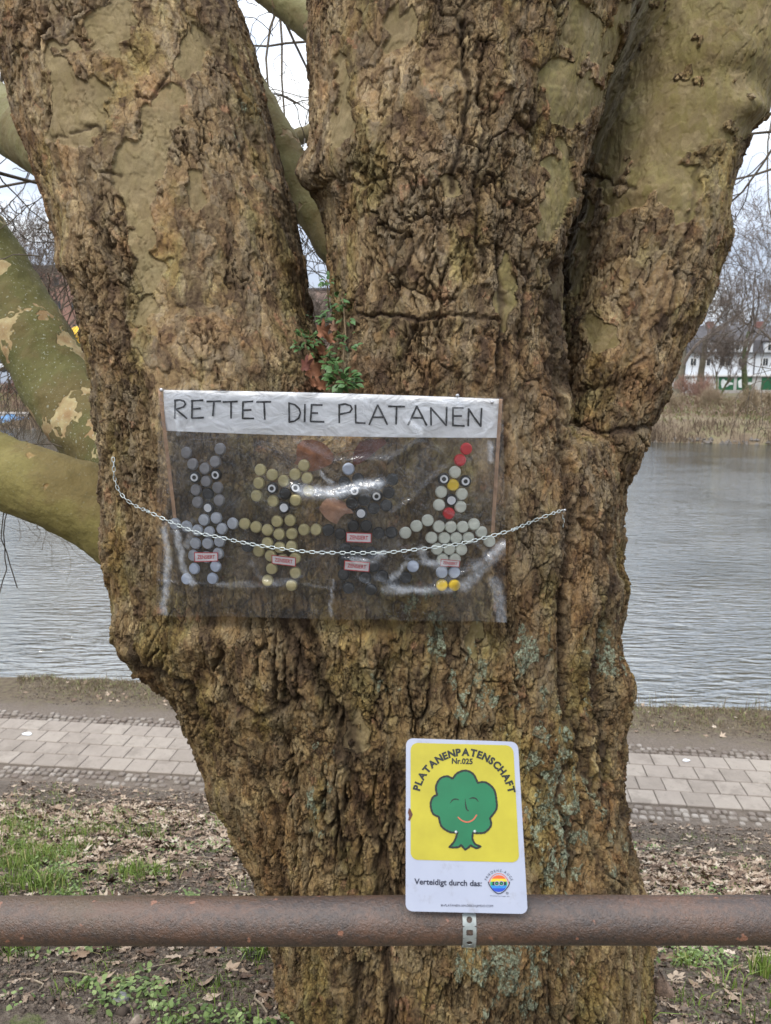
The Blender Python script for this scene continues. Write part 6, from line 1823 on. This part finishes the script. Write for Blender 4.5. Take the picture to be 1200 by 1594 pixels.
for (a, c) in ((1072, 1081), (1090, 1103), (1117, 1135), (1146, 1159), (1184, 1192), (1206, 1222), (1240, 1256), (1276, 1292), (1310, 1326), (1350, 1366)):
    window(hx(a), hx(c), hz(570), hz(557), HY - .02)
for (a, c) in ((1094, 1106), (1130, 1144), (1149, 1162), (1186, 1200), (1226, 1242), (1270, 1286), (1315, 1330)):
    d_ = part('dormer', [(hx(a) - .25, hx(c) + .25, HY - .5, HY + 2.6, ze + .12, hz(533))], m_white)
    dr = part('dormer_roof', [(hx(a) - .4, hx(c) + .4, HY - .65, HY + 2.7, hz(533) + .003, hz(533) + .2)], m_slate, None)
    window(hx(a) + .08, hx(c) - .08, ze + .35, hz(535.5), HY - .52)
for i, (a, c) in enumerate(((1072, 1084), (1114, 1137), (1142, 1165), (1180, 1202), (1224, 1246), (1262, 1284))):
    gd_ = part('garage_door', [(hx(a), hx(c), HY - .96, HY - .88, zb + .1, hz(587.5))], m_gdoor if a > 1100 and a < 1250 else m_frame)
    if a in (1114, 1142):
        mb = MB(); cx_ = hx((a + c) / 2 + 1); cz_ = hz(597); rs = np.random.RandomState(i)
        for k in range(3):
            out = [(cx_ + (k - 1) * .5 + (.42 if a == 1114 else .6) * math.cos(an) * rs.uniform(.7, 1.1), HY - .975 - .003 * k, cz_ + (.7 - .25 * k) * math.sin(an) * rs.uniform(.8, 1.1)) for an in np.linspace(0, 6.28, 13)[:-1]]
            mb.add(out, [tuple(range(12))])
        mb.build('graffiti', m_graf, gd_).matrix_parent_inverse = Matrix.Identity(4)
part('downpipe', [(hx(1171) - .06, hx(1171) + .06, HY - .14, HY - .003, zg, ze)], m_slate)
part('downpipe', [(hx(1087) - .06, hx(1087) + .06, HY - .14, HY - .003, zg, ze)], m_slate)
for a in (1112, 1190, 1300): part('chimney', [(hx(a), hx(a) + .9, HY + 3.6, HY + 4.5, hz(512), hz(497))], m_red)
# retaining kerb line in front of the garages
mb = MB(); mb.box((hx(1180), HY - 5, gz(hx(1180), HY - 5) + .15), (hx(1400) - hx(1030), .3, .5)); tag(mb.build('garden_kerb', conc), 'pale low kerb in front of the garages', 'kerb')

# brick buildings left
def block(px0, px1, pyt, Y, dep, label, col, seed, rows=5, cols=6):
    m_ = simple('brick_' + str(seed), col, .9, var=.15, scale=1.2); x0, x1 = at(px0, 600, Y).x, at(px1, 600, Y).x; z0 = gz(x0, Y) - 1; z1 = at(600, pyt, Y).z
    r = empty('brick_building', ((x0 + x1) / 2, Y + dep / 2, z0 + 1), label, 'building')
    part('wall', [(x0, x1, Y, Y + dep, z0, z1)], m_, r); part('roof', [(x0 - .3, x1 + .3, Y - .3, Y + dep + .3, z1 + .003, z1 + .5)], m_slate, r)
    for i in range(cols):
        for j in range(rows):
            w = (x1 - x0) / cols; h_ = (z1 - z0 - 2) / rows; cx_ = x0 + w * (i + .5); cz_ = z0 + 2 + h_ * (j + .45)
            f = part('window', [(cx_ - .55, cx_ + .55, Y - .06, Y + .04, cz_ - .8, cz_ + .8)], m_, r)
            mb = MB(); mb.box((cx_, Y - .07, cz_), (.9, .02, 1.35)); mb.build('pane', m_glass, f).matrix_parent_inverse = Matrix.Identity(4)
block(62, 260, 418, 132, 14, 'reddish brick building behind bare trees on the far bank at the left', (0.27, 0.155, 0.12), 1, 5, 8)
block(440, 560, 452, 175, 14, 'pinkish brown building seen through the fork of the tree', (0.30, 0.215, 0.18), 2, 3, 4)
# earth bank at the left is terrain; yellow parasol and car on the left bank
par_m = simple('yellow_cloth', (0.72, 0.42, 0.02), .7, var=.12, scale=3)
P = at(122, 560, 92); r = empty('parasol', (P.x, P.y, gz(P.x, P.y)), 'yellow parasol between the mottled limb and the left stem on the far bank', 'parasol')
mb = MB(); zt_ = at(122, 507, 92).z; z0 = gz(P.x, P.y); mb.tube([Vector((P.x, 92, z0 - .2)), Vector((P.x, 92, zt_ + .05))], .05, 8); mb.build('pole', m_frame, r)
mb = MB(); n = 8; ring_a = [(P.x + 1.5 * math.cos(2 * math.pi * k / n + .39), 92 + 1.5 * math.sin(2 * math.pi * k / n + .39), zt_ - 1.0) for k in range(n)]; ring_l = [(x_, y_, z_ - 1.1) for x_, y_, z_ in ring_a]
mb.add([(P.x, 92, zt_)] + ring_a + ring_l, [(0, 1 + k, 1 + (k + 1) % n) for k in range(n)] + [(1 + k, 1 + n + k, 1 + n + (k + 1) % n, 1 + (k + 1) % n) for k in range(n)]); mb.build('canopy', par_m, r)
P = at(-8, 575, 92); z0 = gz(P.x, 92) ; z0 = at(0, 578, 92).z - .15
car = empty('parked_car', (P.x, 92, z0), 'white parked car with red tail light at the left edge on the far bank', 'car')
wm = simple('white_car_paint', (0.7, 0.7, 0.72), .3, var=.03); rl = simple('red_tail_light', (0.5, 0.02, 0.02), .3, var=.05); ty = simple('black_tyre', (0.02, 0.02, 0.02), .8, var=.2)
prof = [(-2.1, .35), (2.1, .35), (2.15, .8), (1.95, .98), (1.55, 1.02), (1.1, 1.5), (-.9, 1.5), (-1.5, 1.0), (-2.1, .88)]
mb = MB(); n = len(prof); mb.add([(P.x + a, 91.2, z0 + c) for a, c in prof] + [(P.x + a, 92.8, z0 + c) for a, c in prof], [tuple(range(n)), tuple(reversed(range(n, 2 * n)))] + [(i, n + i, n + (i + 1) % n, (i + 1) % n) for i in range(n)]); mb.build('body', wm, car)
mb = MB(); mb.add([(P.x + a, 91.19, z0 + c) for a, c in ((-1.35, 1.02), (1.4, 1.04), (1.02, 1.42), (-.85, 1.42))], [(0, 1, 2, 3)]); mb.build('side_window', m_glass, car)
for a in (-1.35, 1.35):
    for yy in (91.3, 92.7):
        mb = MB(); mb.tube([Vector((P.x + a, yy - .12, z0 + .33)), Vector((P.x + a, yy + .12, z0 + .33))], .33, 18); mb.build('wheel', ty, car)
mb = MB(); mb.box((P.x + 2.08, 91.35, z0 + .84), (.16, .34, .22)); mb.build('tail_light', rl, car)

# ------------------------------------------------------------------ thin hanging branches of the big tree
twm = simple('twig_bark', (0.085, 0.066, 0.045), .9, var=.35, scale=8)
def hang(P, d, L, r, seed, maxlev, spread=.6, droop=.10, nb=(2, 4), minr=.0024, label=None):
    rs = np.random.RandomState(seed); T = MB()
    grow(T, T, P, d, L, r, 0, rs, maxlev, spread, droop, 7, minr, nb, .03, 8)
    o = T.build('branch', twm, tree, True)
    if label: o['label'] = label
hang(at(-70, 130, 3.4), Vector((.75, .2, -.45)), 1.1, .016, 301, 4, .7, .16)
hang(at(-120, 60, 3.8), Vector((.6, .3, -.5)), 1.5, .014, 302, 4, .7, .22)
hang(at(-90, 215, 4.2), Vector((1, .1, .12)), 1.0, .018, 303, 4, .7, .20)
hang(at(-30, -60, 4.0), Vector((.2, .3, -.9)), 1.5, .012, 304, 4, .6, .12)
hang(at(400, -120, 4.4), Vector((.25, .1, -.9)), 1.0, .010, 305, 4, .6, .15)
hang(at(470, -100, 5.0), Vector((-.3, .1, -.9)), 1.3, .010, 306, 4, .6, .12)
hang(at(500, 60, 5.2), Vector((-.8, .3, -.2)), .8, .009, 307, 4, .7, .15)
hang(at(1290, 60, 4.2), Vector((-.35, .1, -.9)), 1.1, .009, 308, 4, .6, .10)
hang(at(1300, 190, 4.0), Vector((-.9, .1, -.05)), .9, .008, 309, 3, .7, .06)
hang(at(1290, 230, 4.4), Vector((-.8, .1, -.35)), .9, .008, 310, 4, .6, .05)
hang(at(440, -60, 7.0), Vector((.1, .1, -.9)), 2.2, .012, 311, 5, .6, .12, minr=.003)
hang(at(1230, 20, 7.0), Vector((-.1, .1, -.9)), 1.8, .010, 312, 4, .6, .12, minr=.0025)
hang(at(20, -60, 7.5), Vector((.1, .1, -.9)), 2.6, .013, 313, 5, .6, .12, minr=.003)
hang(at(-60, 190, 3.2), Vector((1, .1, -.5)), .5, .012, 320, 4, .8, .10, (3, 4))
hang(at(-80, 250, 3.6), Vector((1, .2, -.2)), .7, .010, 321, 4, .8, .16, (3, 4))
hang(at(10, 40, 3.6), Vector((-.1, .1, -1)), .8, .009, 322, 4, .7, .10, (3, 4))
hang(at(-40, 300, 4.8), Vector((1, .1, .25)), .9, .009, 323, 4, .7, .22, (3, 4))
hang(at(1260, 130, 3.6), Vector((-.7, .1, -.6)), .6, .008, 324, 4, .8, .06, (3, 4))
